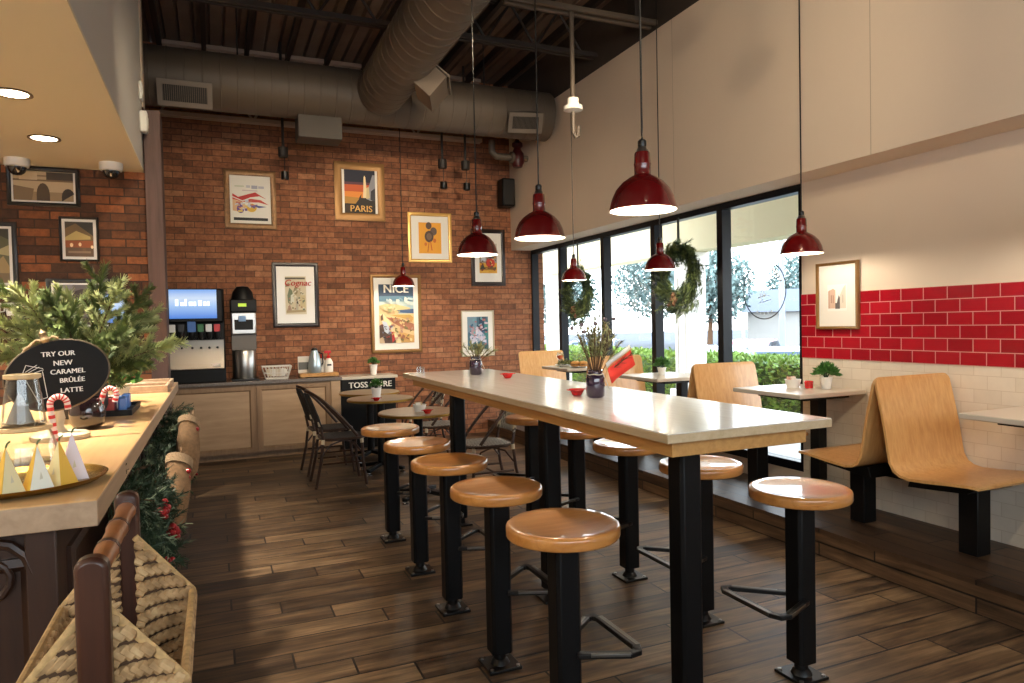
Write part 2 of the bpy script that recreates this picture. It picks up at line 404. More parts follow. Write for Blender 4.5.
# window bays
WY = [4.04, 4.99, 6.02, 7.03, 8.12, 9.0]
for i in range(5):
    a, b = WY[i], WY[i+1]
    f = MB()
    x0, x1 = XL+.01, XL+.11; w = .037
    f.box(x0, x1, a, a+w, .3, ZO).box(x0, x1, b-w, b, .3, ZO).box(x0, x1, a+w, b-w, ZO-.055, ZO).box(x0, x1, a+w, b-w, .3, .37)
    wf = struct(f.build('window_%d' % (i+1), M_winframe, smooth=None))
    MB().box(x0+.05, x0+.056, a+w, b-w, .37, ZO-.055).build('pane', M_pane, wf, smooth=None)
f = MB()
for x in (-3.0, -.95, 1.2, 3.33): f.box(x, x+.07, -2.15, -2.05, 1.5, 2.9)
f.box(-3.0, 3.4, -2.15, -2.05, 1.5, 1.57).box(-3.0, 3.4, -2.15, -2.05, 2.83, 2.9)
wf = struct(f.build('window_6', M_winframe, smooth=None))
MB().box(-2.95, 3.35, -2.103, -2.097, 1.57, 2.83).build('pane', M_pane, wf, smooth=None)

# roof deck, corrugated along the room
prof = []
x = -4.2
while x < XL+.2:
    for dx, dz in ((0, 0), (.11, 0), (.125, .05), (.135, .05), (.15, 0)): prof.append((x+dx, ZC+dz))
    x += .152
A = prof; B = [(p[0], ZC+.12) for p in prof]
struct(MB().prism_strip(A, B, lambda a, b, d: (a, d, b), -2.2, YB+.2).build('ceiling', M_deck, smooth=None))
# purlins dark stripes under the deck
def joist(y, x0, x1, zb, name='roof_joist', m=M_joist, step=.55):
    j = MB(); zt = ZC-.005
    for s_ in (-.035, .035):
        j.box(x0, x1, y+s_-.02, y+s_+.02, zb, zb+.045).box(x0, x1, y+s_-.02, y+s_+.02, zt-.045, zt)
    x = x0; k = 0
    while x+step/2 <= x1:
        p, q = ((x, y, zb+.03), (x+step/2, y, zt-.03)) if k % 2 == 0 else ((x, y, zt-.03), (x+step/2, y, zb+.03))
        j.tube([p, q], .014, 6); x += step/2; k += 1
    return struct(j.build(name, m))
for y in (1.4, 3.1, 4.85, 6.6): joist(y, -4, XU, 4.33)
joist(8.9, -.5, 3.4, 3.95, m=mat('pale_joist_paint', S(190, 166, 148), .6), step=1.0)
pj = MB()
for x in [(-.5+.46*k) for k in range(10)]: pj.box(x, x+.05, -2, YB, ZC-.09, ZC-.002)
struct(pj.build('roof_purlin', M_joist, smooth=None))

# dropped soffit over the service counter
struct(MB().mat(0).box(-4.0, -.51, -2, 6.7, 2.845, 2.865).mat(1).box(-4.0, -.51, -2, 6.7, 2.865, ZC)
       .build('soffit', [M_soff, M_soffside], smooth=None))
# downlights in the soffit
def downlight(name, label, x, y, spread=1.35, e=34):
    t = thing(name, label, 'ceiling light', (x, y, 2.845), 0, 'recessed lights in the dropped ceiling')
    MB().shell([(.098, .0), (.1, -.006), (.085, -.008), (.078, .0)], n=28).build('trim_ring', mat('bronze_ring', S(96, 78, 58), .4), t)
    MB().lathe([(.077, -.004), (.077, -.001)], n=28).build('diffuser', mat('downlight_glow', S(255, 244, 220), .5, emit=S(255, 236, 200), estr=14), t)
    l = bpy.data.lights.new('downlight_lamp', 'AREA'); l.shape = 'DISK'; l.size = .14; l.energy = e; l.color = (1, .91, .76); l.spread = spread
    lo = bpy.data.objects.new('lamp_glow', l); COL.objects.link(lo); lo.parent = t; lo.location = (0, 0, -.012)
downlight('recessed_light', 'round recessed light nearer the left edge of the dropped ceiling, cut by the frame', -1.0, 4.7)
downlight('recessed_light', 'round recessed light in the dropped ceiling just before the dome cameras', -1.04, 5.71)
downlight('recessed_light', 'round recessed light in the dropped ceiling above the near counter', -1.0, 3.4)
for y in (1.2, 3.2, 5.2): downlight('recessed_light', 'unseen recessed light added behind the counter to brighten the soffit', -2.7, y, 2.6, 40)  # unseen lamps added to bounce light up onto the soffit
def dome_camera(label, x, y):
    t = thing('dome_camera', label, 'security camera', (x, y, 2.845), 0, 'dome cameras under the soffit')
    MB().lathe([(.085, 0), (.085, -.045), (.078, -.06), (.06, -.066)], n=28).build('housing', M_white, t)
    MB().lathe([(.064, -.06), (.062, -.08), (.05, -.105), (.028, -.122), (.001, -.127)], n=24).build('dome', mat('smoked_dome', S(28, 26, 26), .08, coat=.5), t)
dome_camera('white dome camera under the soffit nearest the left edge of the picture', -1.36, 6.45)
dome_camera('white dome camera under the soffit near its outer corner', -.72, 6.4)
for z, h, w_, lab in ((3.47, .15, .025, 'slim white box high on the soffit end, upper of two'), (3.22, .17, .055, 'small white box on the soffit end beside the timber post')):
    t = thing('wall_sensor', lab, 'sensor', (-.51, 6.5, z), 0, 'white boxes on the soffit end')
    MB().box(0, w_, -.05, .05, -h/2, h/2).build('housing', M_white, t, bevel=.01)
    MB().box(w_-.004, w_+.004, -.03, .03, -h/4, h/4).build('lens', M_offwhite, t, bevel=.003)

# ------------------------------------------------------------------ ducts
def duct_pipe(mb, p, q, R, rib=.16, n=36):
    p, q = Vector(p), Vector(q); L = (q-p).length; d = (q-p).normalized()
    pr = [(0.001, 0), (R, 0)]
    s_ = .06
    while s_ < L-.02:
        pr += [(R, s_), (R+.004, s_+.005), (R+.004, s_+.012), (R, s_+.017)]; s_ += rib
    pr += [(R, L), (.001, L)]
    t = MB().shell(pr, n=n); rot = d.to_track_quat('Z', 'Y').to_matrix().to_4x4()
    t.xf(Matrix.Translation(p) @ rot)
    return mb.add(t.v, t.f)
def grille_box(parent, M, w, h, dep, rot, slats=22, rim=None):
    """sheet-metal outlet with a louvred face; face looks along local -y"""
    Mx = M @ rot
    rim = rim or M_duct
    b = MB().box(-w/2, w/2, 0, dep, -h/2, h/2); b.xf(Mx); vb = b.build('outlet_box', rim, parent, bevel=.004)
    fr = MB().ring_frame(w+.04, h+.04, [(0, 0), (0, -.015), (.045, -.015), (.045, 0)], lambda x, z, d: (x, d, z)); fr.xf(Mx); fr.build('outlet_frame', mat('pale_outlet_frame', S(112, 102, 92), .5), vb, smooth=None)
    g = MB().mat(0).box(-w/2+.02, w/2-.02, -.004, -.001, -h/2+.02, h/2-.02).mat(1)
    for k in range(slats):
        x = -w/2+.03+(w-.06)*k/(slats-1); g.bar((x, -.008, -h/2+.022), (x, -.008, h/2-.022), .005, .008, (0, 1, 0))
    g.xf(Mx); g.build('louvre', [M_grille_dark, rim], vb, smooth=None)
d = thing('ventilation_duct', 'large round grey duct running along the brick wall under the roof', 'duct', (0, 7.7, 4.0))
duct_pipe(MB(), (-.9, 0, 0), (3.8, 0, 0), .285).build('pipe', M_duct, d)
I4 = Matrix.Identity(4)
grille_box(d, Matrix.Translation((-.19, -.33, -.25)), .44, .2, .33, Matrix.Rotation(math.radians(22), 4, 'X'))
grille_box(d, Matrix.Translation((3.36, -.36, -.2)), .36, .19, .36, Matrix.Rotation(math.radians(-12), 4, 'Z') @ Matrix.Rotation(math.radians(30), 4, 'X'))
MB().box(.87, 1.32, -.1, .2, -.5, -.2).build('damper_box', mat('grey_damper_paint', S(66, 60, 54), .6), d, bevel=.004)
for x in (.3, 1.9, 3.0):
    MB().tube([(x, 0, .28), (x, 0, .8)], .008, 6).build('hanger_rod', M_joist, d)
d = thing('ventilation_duct', 'round grey duct coming from overhead to join the duct by the brick wall', 'duct', (1.72, 5, 4.02))
duct_pipe(MB(), (0, -5.5, 0), (0, 2.46, 0), .262).build('pipe', M_duct, d)
grille_box(d, Matrix.Translation((.36, 1.5, -.14)), .5, .2, .25, Matrix.Rotation(math.radians(70), 4, 'Z') @ Matrix.Rotation(math.radians(-48), 4, 'X'), rim=mat('warm_outlet_paint', S(100, 87, 74), .55))
for y in (-3.5, -.15, 1.45):
    MB().tube([(0, y, .26), (0, y, .78)], .008, 6).build('hanger_rod', M_joist, d)

# strut rail, conduit drop with sensor
t = thing('strut_rail', 'pale metal strut rail hung below the roof joists at upper right', 'rail', (3.11, 5.5, 4.25))
for y in (-.05, .05): MB().box(-.75, .74, y-.022, y+.022, -.02, .02).build('rail', M_duct, t, bevel=.004)
MB().box(-.72, -.68, -.06, .06, .0, .55).build('hanger', M_joist, t); MB().box(.5, .54, -.06, .06, .0, .55).build('hanger', M_joist, t)
t = thing('conduit_drop', 'thin conduit with a pale disc detector hanging below the strut rail', 'conduit', (2.985, 5.5, 3.38))
MB().tube([(0, 0, .06), (0, 0, .87)], .02, 10).build('conduit', M_duct, t)
MB().lathe([(.05, .1), (.055, .03), (.085, .03), (.085, -.005), (.03, -.02)], n=24).build('detector', M_offwhite, t)
MB().tube([(0, 0, -.01), (.0, 0, -.2), (.02, 0, -.24), (.045, 0, -.23), (.055, 0, -.14)], .017, 8).build('lower_conduit', M_duct, t)
t = thing('sprinkler_valve', 'dark red sprinkler valve on a grey pipe beside the wall corner', 'valve', (3.72, 8.4, 3.66))
MB().tube([(-.36, 0, .2), (-.36, 0, .06), (-.3, 0, 0), (-.05, 0, 0)], .045, 12).tube([(.05, 0, 0), (.14, 0, 0)], .04, 12).build('pipe', M_duct, t)
MB().lathe([(.001, -.12), (.06, -.12), (.085, -.06), (.085, .05), (.06, .09), (.045, .13), (.07, .15), (.07, .19), (.03, .22), (.02, .28), (.001, .28)], n=20).build('valve_body', mat('valve_red', S(66, 14, 16), .4), t)
MB().tube([(-.06, 0, 0), (-.1, 0, 0)], .075, 14).build('flange', M_duct, t)
t = thing('wall_speaker', 'black speaker box on the brick wall beside the window corner', 'speaker', (3.77, 8.98, 3.28))
MB().box(-.13, .06, -.24, -.04, -.19, .19).build('cabinet', M_black, t, bevel=.02)
MB().box(-.11, .04, -.247, -.238, -.17, .17).build('front_grille', M_grille_dark, t, bevel=.004)
MB().box(-.06, .0, -.05, .0, -.05, .05).build('bracket', M_blackmetal, t)
# slim hung fixtures in front of the brick
for x, y, lab in ((.795, 8.5, 'black hung ceiling fixture above the gold-framed picture on the left'), (2.72, 8.5, 'dark hung ceiling fixture left of its close twin, before the brick'), (3.03, 8.5, 'dark hung ceiling fixture right of its close twin, before the brick')):
    t = thing('hung_fixture', lab, 'ceiling fixture', (x, y, 3.54), 0, 'small hung fixtures in front of the brick wall')
    MB().tube([(0, 0, .05), (0, 0, 1.262)], .016, 8).build('stem', M_joist, t)
    MB().lathe([(.001, -.06), (.05, -.06), (.055, -.05), (.055, .05), (.03, .06), (.001, .06)], n=16).build('canister', M_joist, t)
    MB().tube([(.012, 0, -.05), (.012, 0, -.22)], .004, 6).build('cable', M_blackmetal, t)
    MB().lathe([(.001, -.32), (.04, -.32), (.045, -.31), (.045, -.23), (.001, -.22)], (.012, 0, 0), n=16).build('lower_canister', M_blackmetal, t)
# ------------------------------------------------------------------ communal table
XT = 1.65
t = thing('communal_table', 'long bar-height communal table with pale top on three black posts', 'table', (XT, 3.49, 0))
hx, hy = .35, 1.675
MB().mat(1).box(-hx, hx, -hy, hy, 1.108, 1.136).mat(0).box(-hx+.001, hx-.001, -hy+.001, hy-.001, 1.136, 1.14).build('tabletop', [M_tabletop, M_topedge], t, bevel=.002)
MB().box(-hx+.06, hx-.06, -hy+.06, hy-.06, 1.05, 1.109).build('apron', M_apron, t, bevel=.002)
def post_shape(mb, w, z0, z1, c=.22):
    h = w/2; k = h*(1-c*1.2)
    poly = [(h, -k), (h, k), (k, h), (-k, h), (-h, k), (-h, -k), (-k, -h), (k, -h)]
    return mb.prism(poly, lambda a, b, d: (a, b, d), z0, z1)
for y in (2.2, 3.38, 4.93):
    p = post_shape(MB(), .098, .055, 1.051).box(-.03, .03, -.03, .03, .012, .06); p.xf(Matrix.Translation((0, y-3.49, 0)))
    po = p.build('post', M_black, t, bevel=.003)
    MB().box(-.075, .075, y-3.49-.075, y-3.49+.075, 0, .013).build('base_plate', M_blackmetal, po, bevel=.002)

# ------------------------------------------------------------------ bar stools
SEAT = [(.001, .747), (.191, .747), (.199, .75), (.202, .756), (.202, .783), (.199, .79), (.191, .794), (.168, .7905), (.12, .7855), (.06, .784), (.001, .7835)]
def make_stool(label, loc, sgn, group):
    t = thing('bar_stool', label, 'stool', loc, 0, group)
    MB().lathe(SEAT, n=44).build('seat', M_stoolwood, t, angle=60)
    post_shape(MB(), .094, .065, .748).build('post', M_black, t, bevel=.003)
    MB().lathe([(.001, .01), (.045, .01), (.034, .03), (.028, .035), (.028, .066)], n=16).build('neck', M_blackmetal, t)
    b = MB().box(-.075, .075, -.075, .075, 0, .013).build('base_plate', M_blackmetal, t, bevel=.002)
    for i in (-1, 1):
        for j in (-1, 1): MB().lathe([(.009, .011), (.009, .018), (.001, .019)], (i*.06, j*.06, 0), 8).build('bolt', M_steel, b)
    f = MB(); s = sgn; z = .335
    pts = [(s*.03, -.055, z), (s*.19, -.125, z), (s*.225, -.12, z), (s*.24, -.09, z), (s*.24, .18, z), (s*.226, .205, z), (s*.198, .2, z), (s*.03, .06, z)]
    for a, c in zip(pts[:-1], pts[1:]):
        e = (Vector(c)-Vector(a)).normalized()*.008
        f.bar(Vector(a)-e, Vector(c)+e, .03, .018)
    fo = f.build('footrest', M_blackmetal, t, bevel=.003)
    w = MB()
    w.bar((s*.247, -.09, z+.004), (s*.247, .18, z+.004), .02, .012)
    w.bar((s*.06, -.08, z+.004), (s*.19, -.134, z+.004), .014, .012).bar((s*.05, .078, z+.004), (s*.19, .2, z+.004), .014, .012)
    w.build('wear_strip', M_darksteel, fo, bevel=.002)
    return t
SY = [2.18, 2.81, 3.47, 4.1, 4.8]
LL = ['round wooden stool in the row left of the long table, nearest the camera', 'round wooden stool second from the camera in the row left of the long table',
      'round wooden stool in the middle of the row left of the long table', 'round wooden stool fourth from the camera in the row left of the long table',
      'round wooden stool farthest down the row left of the long table, by the bistro tables']
LR = ['round wooden stool with daylit top, nearest the camera, right of the long table', 'round wooden stool half behind the near corner post of the long table, window side',
      'round wooden stool with only its pale rim showing, middle of the window side row', 'round wooden stool fourth along the window side, seat hidden under the long table',
      'round wooden stool at the far end of the window side of the long table']
s0 = make_stool(LL[0], (1.11, SY[0], 0), 1, 'stools left of the communal table')
for y, l in zip(SY[1:], LL[1:]): dup(s0, (1.11, y, 0), 0, l)
r0 = make_stool(LR[0], (2.215, SY[0], 0), -1, 'stools on the window side of the communal table')
for y, l in zip(SY[1:], LR[1:]): dup(r0, (2.19, y-.02, 0), 0, l)

# ------------------------------------------------------------------ pendants
M_bulb = mat('lamp_bulb_glow', S(255, 240, 210), .4, emit=S(255, 226, 180), estr=9)
def make_pendant(label, loc, top):
    t = thing('pendant_lamp', label, 'pendant lamp', loc, 0, 'dark red dome pendants')
    H = top-loc[2]
    out = [(.14, 0), (.14, .006), (.136, .02), (.128, .05), (.112, .085), (.086, .115), (.056, .136), (.036, .145), (.034, .15), (.034, .185), (.036, .19), (.034, .195), (.032, .235), (.029, .24)]
    inn = [(.137, .0), (.133, .018), (.124, .048), (.108, .082), (.082, .111), (.052, .132), (.02, .14), (.001, .141)]
    sh = MB().shell(out, n=40).build('shade', M_red, t, angle=50)
    MB().shell(inn, n=40).build('shade_lining', M_whiteenamel, sh, angle=60)
    MB().lathe([(.03, .236), (.024, .25), (.016, .262), (.001, .262)], n=20).build('collar', M_steel, t)
    MB().lathe([(.016, .258), (.018, .268), (.018, .285), (.012, .292), (.001, .292)], n=14).build('cord_grip', M_blackmetal, t)
    MB().tube([(0, 0, .29), (0, 0, H)], .0045, 8).build('cord', M_blackmetal, t)
    MB().lathe([(.001, H-.03), (.055, H-.03), (.06, H-.02), (.06, H)], n=20).build('ceiling_canopy', M_blackmetal, t)
    MB().sphere((0, 0, .07), .033, 16, 10).build('bulb', M_bulb, t)
    l = bpy.data.lights.new('pendant_light', 'POINT'); l.energy = E_PEND; l.color = (1, .87, .68); l.shadow_soft_size = .034
    lo = bpy.data.objects.new('lamp_glow', l); COL.objects.link(lo); lo.parent = t; lo.location = (0, 0, .03)
    return t
E_PEND = 15
p0 = make_pendant('dark red dome pendant nearest the camera, above the near end of the long table', (XT, 2.45, 1.955), 3.765)
dup(p0, (XT, 3.45, 1.96), 0, 'dark red dome pendant over the middle of the long table')
dup(p0, (XT, 4.43, 1.965), 0, 'dark red dome pendant over the far end of the long table, before the brick wall')
make_pendant('smallest looking red pendant, hanging in front of the NICE poster', (2.19, 8.55, 1.99), ZC)
pb = make_pendant('red dome pendant right of the windows, beside the framed picture over red tiles', (3.70, 3.6, 1.93), ZC)
dup(pb, (3.70, 1.95, 1.93), 0, 'red dome pendant over the nearest booth table')
dup(pb, (3.70, 5.24, 1.95), 0, 'red dome pendant in front of the larger nearer wreath')
dup(pb, (3.70, 6.87, 1.96), 0, 'red dome pendant in front of the farther wreath')

# ------------------------------------------------------------------ booths along the windows
SP = [(0.0, 1.14), (-.0025, 1.137), (-.005, 1.13), (-.009, 1.12), (-.013, 1.105), (-.03, 1.03), (-.055, .92), (-.078, .8), (-.092, .71), (-.102, .66), (-.125, .622), (-.16, .602), (-.21, .594), (-.3, .6), (-.42, .612), (-.54, .622), (-.565, .622), (-.58, .62), (-.59, .616), (-.595, .612)]
def inset(a, b):
    k = max(0, (b-1.095)/.045, (-a-.555)/.04); return .04*(1-math.sqrt(max(0, 1-min(1, k)**2)))
def booth(label, y, double=True, group='bentwood booth seats along the windows', z=.0):
    t = thing('booth_bench', label, 'booth bench', (3.82, y, .17), 0, group)
    for s in ((1, -1) if double else (1,)):
        m = MB().sweep([(a, b-.17) for a, b in SP], lambda a, b, d: ((abs(d)-inset(a, b+.17))*(1 if d > 0 else -1), (a-.003)*s, b), -.315, .315, .016)
        m.build('seat_shell', M_bench, t, bevel=.004, angle=50)
        MB().box(-.04, .07, -.055-s*.36, .055-s*.36, 0, .37).build('post', M_black, t, bevel=.006)
        pr = [(-s*.12, .345), (-s*.14, .41), (-s*.54, .43), (-s*.46, .375)]
        MB().prism(pr, lambda a, b, d: (d, a, b), -.2, .17).build('seat_bracket', M_black, t, bevel=.003)
    if double: MB().box(-.015, .045, -.3, .3, .33, .375).build('spine', M_black, t)
    return t
booth('pale bentwood double booth seat nearest the camera, under the red tiles', 2.88)
booth('bentwood double booth seat by the windows, behind the near corner of the long table', 4.55)
booth('bentwood double booth seat partly hidden by the vase with the red flag', 6.23)
booth('single bentwood booth seat against the brick wall at the far end of the windows', 8.02, False)
def booth_table(label, y):
    t = thing('booth_table', label, 'table', (3.9, y, .17), 0, 'small booth tables along the windows')
    MB().box(-.365, .24, -.325, .325, .785, .815).build('tabletop', M_smalltop, t, bevel=.005)
    MB().box(-.22, .2, -.22, .22, .755, .786).build('top_bracket', M_black, t, bevel=.003)
    MB().box(.1, .18, -.04, .04, .01, .757).build('post', M_black, t, bevel=.004)
    MB().box(.05, .23, -.09, .09, 0, .012).build('base_plate', M_blackmetal, t, bevel=.003)
    return t
booth_table('pale booth table cut by the right edge of the picture', 2.08)
booth_table('pale booth table with plant and bowl below the red tiles', 3.79)
booth_table('pale booth table with one small plant, before the window column', 5.4)
booth_table('far booth table laid with food plates, nearest the brick wall', 7.08)

# ------------------------------------------------------------------ bistro tables and chairs
def bistro(label, x, y):
    t = thing('bistro_table', label, 'table', (x, y, 0), 0, 'round bistro tables')
    tp = MB().lathe([(.001, .728), (.325, .728), (.336, .731), (.336, .751), (.33, .756), (.001, .757)], n=48).build('tabletop', M_bistrotop, t)
    MB().shell([(.336, .731), (.339, .733), (.339, .749), (.336, .751)], n=48).build('brass_edge', M_brass, tp)
    MB().lathe([(.001, .715), (.13, .715), (.13, .728)], n=24).build('top_plate', M_black, t)
    MB().lathe([(.04, .06), (.04, .7), (.06, .72)], n=20).build('pedestal', M_black, t)
    for k in range(4):
        a = PI/4+k*PI/2
        c = Vector((math.cos(a), math.sin(a), 0))
        f = MB().bar(c*.02+Vector((0, 0, .075)), c*.26+Vector((0, 0, .04)), .05, .035).build('base_arm', M_black, t, bevel=.006)
        MB().lathe([(.001, 0), (.03, 0), (.03, .008), (.012, .014), (.012, .035)], c*.245, 14).build('glide', M_chrome, f)
    return t
bistro('round bistro table farthest back, touching the one with the potted plant', 1.6, 7.9)
bistro('round bistro table holding the small potted plant and red dish', 1.56, 7.16)
bistro('round bistro table nearest the stools, holding a white bowl of packets', 1.6, 5.86)

M_cane = mat('dark_cane', S(58, 36, 24), .4, var=.3, vscale=30)
M_bind = mat('pale_cane_binding', S(206, 190, 160), .5)
M_weaveblack = woven('black_weave', S(26, 25, 26), S(52, 48, 46), 60, 60)
M_weavewhite = woven('black_white_weave', S(22, 21, 22), S(214, 208, 196), 52, 52)
def make_chair(label, loc, rz, weave, group):
    """faces local +x"""
    t = thing('bistro_chair', label, 'chair', loc, rz, group)
    seat = MB(); n = 9
    poly = [(.2*math.cos(a)*1.02 if math.cos(a) > 0 else .2*math.cos(a), .205*math.sin(a)) for a in [2*PI*k/28 for k in range(28)]]
    poly = [(max(-.19, min(.2, x*1.18)), max(-.2, min(.2, y*1.12))) for x, y in poly]
    seat.prism(poly, lambda a, b, d: (a, b, d), .445, .462)
    so = seat.build('seat', weave, t, bevel=.004)
    MB().tube([(x*1.02, y*1.02, .448) for x, y in poly], .013, 8, closed=True).build('seat_rim', M_cane, t)
    # bent back loop, from the seat sides up and back
    loop = []
    for k in range(25):
        u = -1+2*k/24; a = abs(u)
        y = .215*math.sin(max(-1, min(1, u*1.25))*PI/2) if a < .8 else .215*(1 if u > 0 else -1)
        h = 1-a**2.2
        loop.append((.12-.44*(1-a**1.6), y, .47+.43*h))
    MB().tube(loop, .014, 8).build('back_loop', M_cane, t)
    A = []; rows = 9
    bk = MB(); vs = []; fs = []
    for i in range(rows):
        z = .55+.33*i/(rows-1)
        h = (z-.47)/.43; a = (max(0, 1-h))**(1/2.2); w = .215*math.sin(min(1, a*1.25)*PI/2) if a < .8 else .215
        a2 = a
        for k in range(9):
            y = w*(-1+2*k/8)*.97; edge = abs(y)/.215
            x = .12-.44*(1-a**1.6) if False else -.17-.14*h - .03*(1-(y/(w+1e-6))**2)
            vs.append((x, y, z))
    for i in range(rows-1):
        for k in range(8): fs.append((i*9+k, i*9+k+1, (i+1)*9+k+1, (i+1)*9+k))
    bk.add(vs, fs); bo = bk.build('back_panel', weave, t)
    sm = bo.modifiers.new('thickness', 'SOLIDIFY'); sm.thickness = .009
    for sx, sy, nm in ((-1, -1, 'leg'), (-1, 1, 'leg'), (1, -1, 'leg'), (1, 1, 'leg')):
        if sx < 0: pts = [(-.27, sy*.19, 0), (-.215, sy*.185, .25), (-.19, sy*.18, .46), (-.23, sy*.165, .66), (-.3, sy*.11, .84)]
        else: pts = [(.2, sy*.185, 0), (.175, sy*.18, .22), (.165, sy*.175, .455)]
        lg = MB().tube(pts, .0135, 8).build('leg', M_cane, t)
        bd = MB()
        for z in ((.43, .6) if sx < 0 else (.42,)):
            p = [Vector(q) for q in pts]; k = max(i for i in range(len(p)-1) if p[i].z <= z); f = (z-p[k].z)/(p[k+1].z-p[k].z); c = p[k].lerp(p[k+1], f); e = (p[k+1]-p[k]).normalized()*.022
            bd.tube([c-e, c+e], .0165, 8)
        bd.build('binding', M_bind, lg)
    st = MB()
    st.tube([(-.2, -.17, .22), (.17, -.17, .22)], .009, 6).tube([(-.2, .17, .22), (.17, .17, .22)], .009, 6).tube([(-.02, -.17, .22), (-.02, .17, .22)], .009, 6)
    for s in (-1, 1):
        st.tube([(-.2, s*.17, .3), (-.12, s*.17, .4), (0, s*.17, .435), (.1, s*.17, .4), (.17, s*.17, .3)], .008, 6)
    st.build('stretcher', M_cane, t)
    return t
g1 = 'dark bistro chairs left of the round tables'
make_chair('dark woven bistro chair nearest the camera, left of the round tables', (1.09, 6.8, 0), 0, M_weaveblack, g1)
make_chair('dark woven bistro chair behind the nearer one, by the wooden cabinet', (1.08, 7.42, 0), .06, M_weaveblack, g1)
g2 = 'black and white bistro chairs under the long table side'
make_chair('black and white woven bistro chair seen between the stools and the table post', (2.16, 5.72, 0), PI, M_weavewhite, g2)
make_chair('black and white woven bistro chair behind the far post of the long table', (2.13, 7.05, 0), PI, M_weavewhite, g2)
make_chair('bistro chair farthest back, right of the farthest round table', (2.2, 7.95, 0), PI, M_weavewhite, g2)
# ------------------------------------------------------------------ back service counter
t = thing('service_cabinet', 'low wooden service cabinet with framed panels against the brick wall', 'cabinet', (0, 8.5, 0))
MB().box(-1.1, 1.372, .02, .49, .06, .86).box(-1.1, 1.36, .07, .49, 0, .06).build('body', M_cabframe, t, smooth=None)
for x0, x1 in ((-1.02, -.52), (-.5, .405), (.425, 1.25)):
    f = MB().ring_frame(x1-x0, .76, [(0, .02), (0, -.004), (.045, -.004), (.06, .012), (.06, .02)], lambda a, z, d: (a+(x0+x1)/2, d, z+.46))
    fo = f.build('panel_frame', M_cabframe, t, smooth=None)
    MB().box(x0+.055, x1-.055, .012, .022, .135, .785).build('panel', M_cabinet, fo, smooth=None)
MB().box(1.262, 1.372, -.006, .02, .06, .86).build('end_stile', M_cabinet, t, bevel=.003)
MB().box(-1.12, 1.39, -.035, .495, .86, .9).build('worktop', mat('speckled_stone_top', S(120, 112, 108), .2, var=.2, vscale=60), t, bevel=.006)
t = thing('waste_cabinet', 'black waste cabinet with pale top and white TOSS MORE lettering', 'waste bin', (1.735, 8.6, 0))
MB().box(-.335, .335, 0, .385, .0, .85).build('body', M_black, t, bevel=.004)
MB().box(-.345, .36, -.02, .39, .85, .885).build('top', M_smalltop, t, bevel=.004)
MB().box(-.24, .02, -.006, .002, .62, .7).build('slot', M_grille_dark, t, smooth=None)
m = MB(); add_text(m, 'TOSS MORE', .1, Matrix.Translation((0.02, -.003, .775)) @ Matrix.Rotation(PI/2, 4, 'X'), bold=.003)
m.build('lettering', M_offwhite, t, smooth=None)

# soda machine
M_screen = bpy.data.materials.new('screen_glow'); M_screen.use_nodes = True
nt = M_screen.node_tree; b = nt.nodes['Principled BSDF']; tc = N(nt, 'ShaderNodeTexCoord'); sp = N(nt, 'ShaderNodeSeparateXYZ')
nt.links.new(tc.outputs['Generated'], sp.inputs[0])
sc_ = ramp(nt, sp.outputs['Z'], [(0, S(70, 130, 225)), (.45, S(170, 205, 248)), (.7, S(214, 230, 252)), (1, S(120, 170, 240))])
nt.links.new(sc_, b.inputs['Emission Color']); b.inputs['Emission Strength'].default_value = .85; b.inputs['Base Color'].default_value = S(20, 30, 50)
t = thing('soda_machine', 'black soda fountain with lit blue screen and a row of nozzles', 'drink machine', (-.235, 8.72, .9)); t.scale = (1.07, 1, 1.025)
MB().box(-.33, .325, .02, .27, 0, 1.04).build('cabinet', M_black, t, bevel=.012)
MB().box(-.31, .315, -.05, .03, .66, 1.04).build('head', M_black, t, bevel=.02)
s = MB().box(-.21, .25, -.056, -.05, .71, 1.03).build('screen', M_screen, t, bevel=.01)
m = MB()
for x_, w_, h_ in ((-.15, .03, .07), (-.1, .035, .04), (-.06, .02, .075), (-.02, .04, .045), (.025, .025, .045), (.07, .035, .06), (.12, .03, .045), (.16, .02, .05)): m.box(x_, x_+w_, -.0575, -.056, .85, .85+h_)
m.build('screen_logo', mat('screen_logo_glow', S(235, 242, 255), .5, emit=S(240, 246, 255), estr=1), s, smooth=None)
MB().prism([(-.12, .15), (-.1, .15), (-.035, .36), (-.035, .47), (.03, .47), (.03, .15)], lambda a, c, d: (d, a, c), -.26, .31).build('splash_panel', M_darksteel, t, bevel=.004)
MB().box(-.3, .32, -.14, .02, 0.0, .15).build('drip_tray', M_black, t, bevel=.01)
nz_cols = [(60, 60, 62), (226, 226, 228), (34, 34, 36), (60, 110, 190), (46, 110, 60), (220, 220, 224), (200, 36, 40)]
for k, x in enumerate((-.27, -.185, -.1, .0, .085, .165, .245)):
    n_ = MB().lathe([(.018, 0), (.03, .03), (.034, .09), (.03, .12), (.001, .12)], (x, -.085, .475), 14).build('nozzle', M_blackmetal, t)
    big = 1.35 if k == 3 else 1
    MB().box(x-.03*big, x+.03*big, -.125, -.085, .56, .56+.085*big).build('flavour_tile', C(*nz_cols[k], rough=.35), n_, bevel=.006)
    MB().sphere((x, -.078, .385), .012, 10, 6).build('push_pad', M_black, n_)
MB().box(.19, .27, -.113, -.1, .18, .2).build('badge', M_offwhite, t, bevel=.002)
t = thing('tea_brewer', 'narrow steel drink brewer with black head beside the soda machine', 'drink brewer', (.315, 8.72, .9)); t.scale = (1.12, 1, 1.07)
MB().box(-.115, .115, .05, .2, 0.0, .9).build('column', M_darksteel, t, bevel=.008)
MB().box(-.12, .12, -.09, .06, .5, .74).build('head', M_steel, t, bevel=.012)
MB().box(-.125, .13, -.1, .21, .74, .88).build('control_head', M_black, t, bevel=.012)
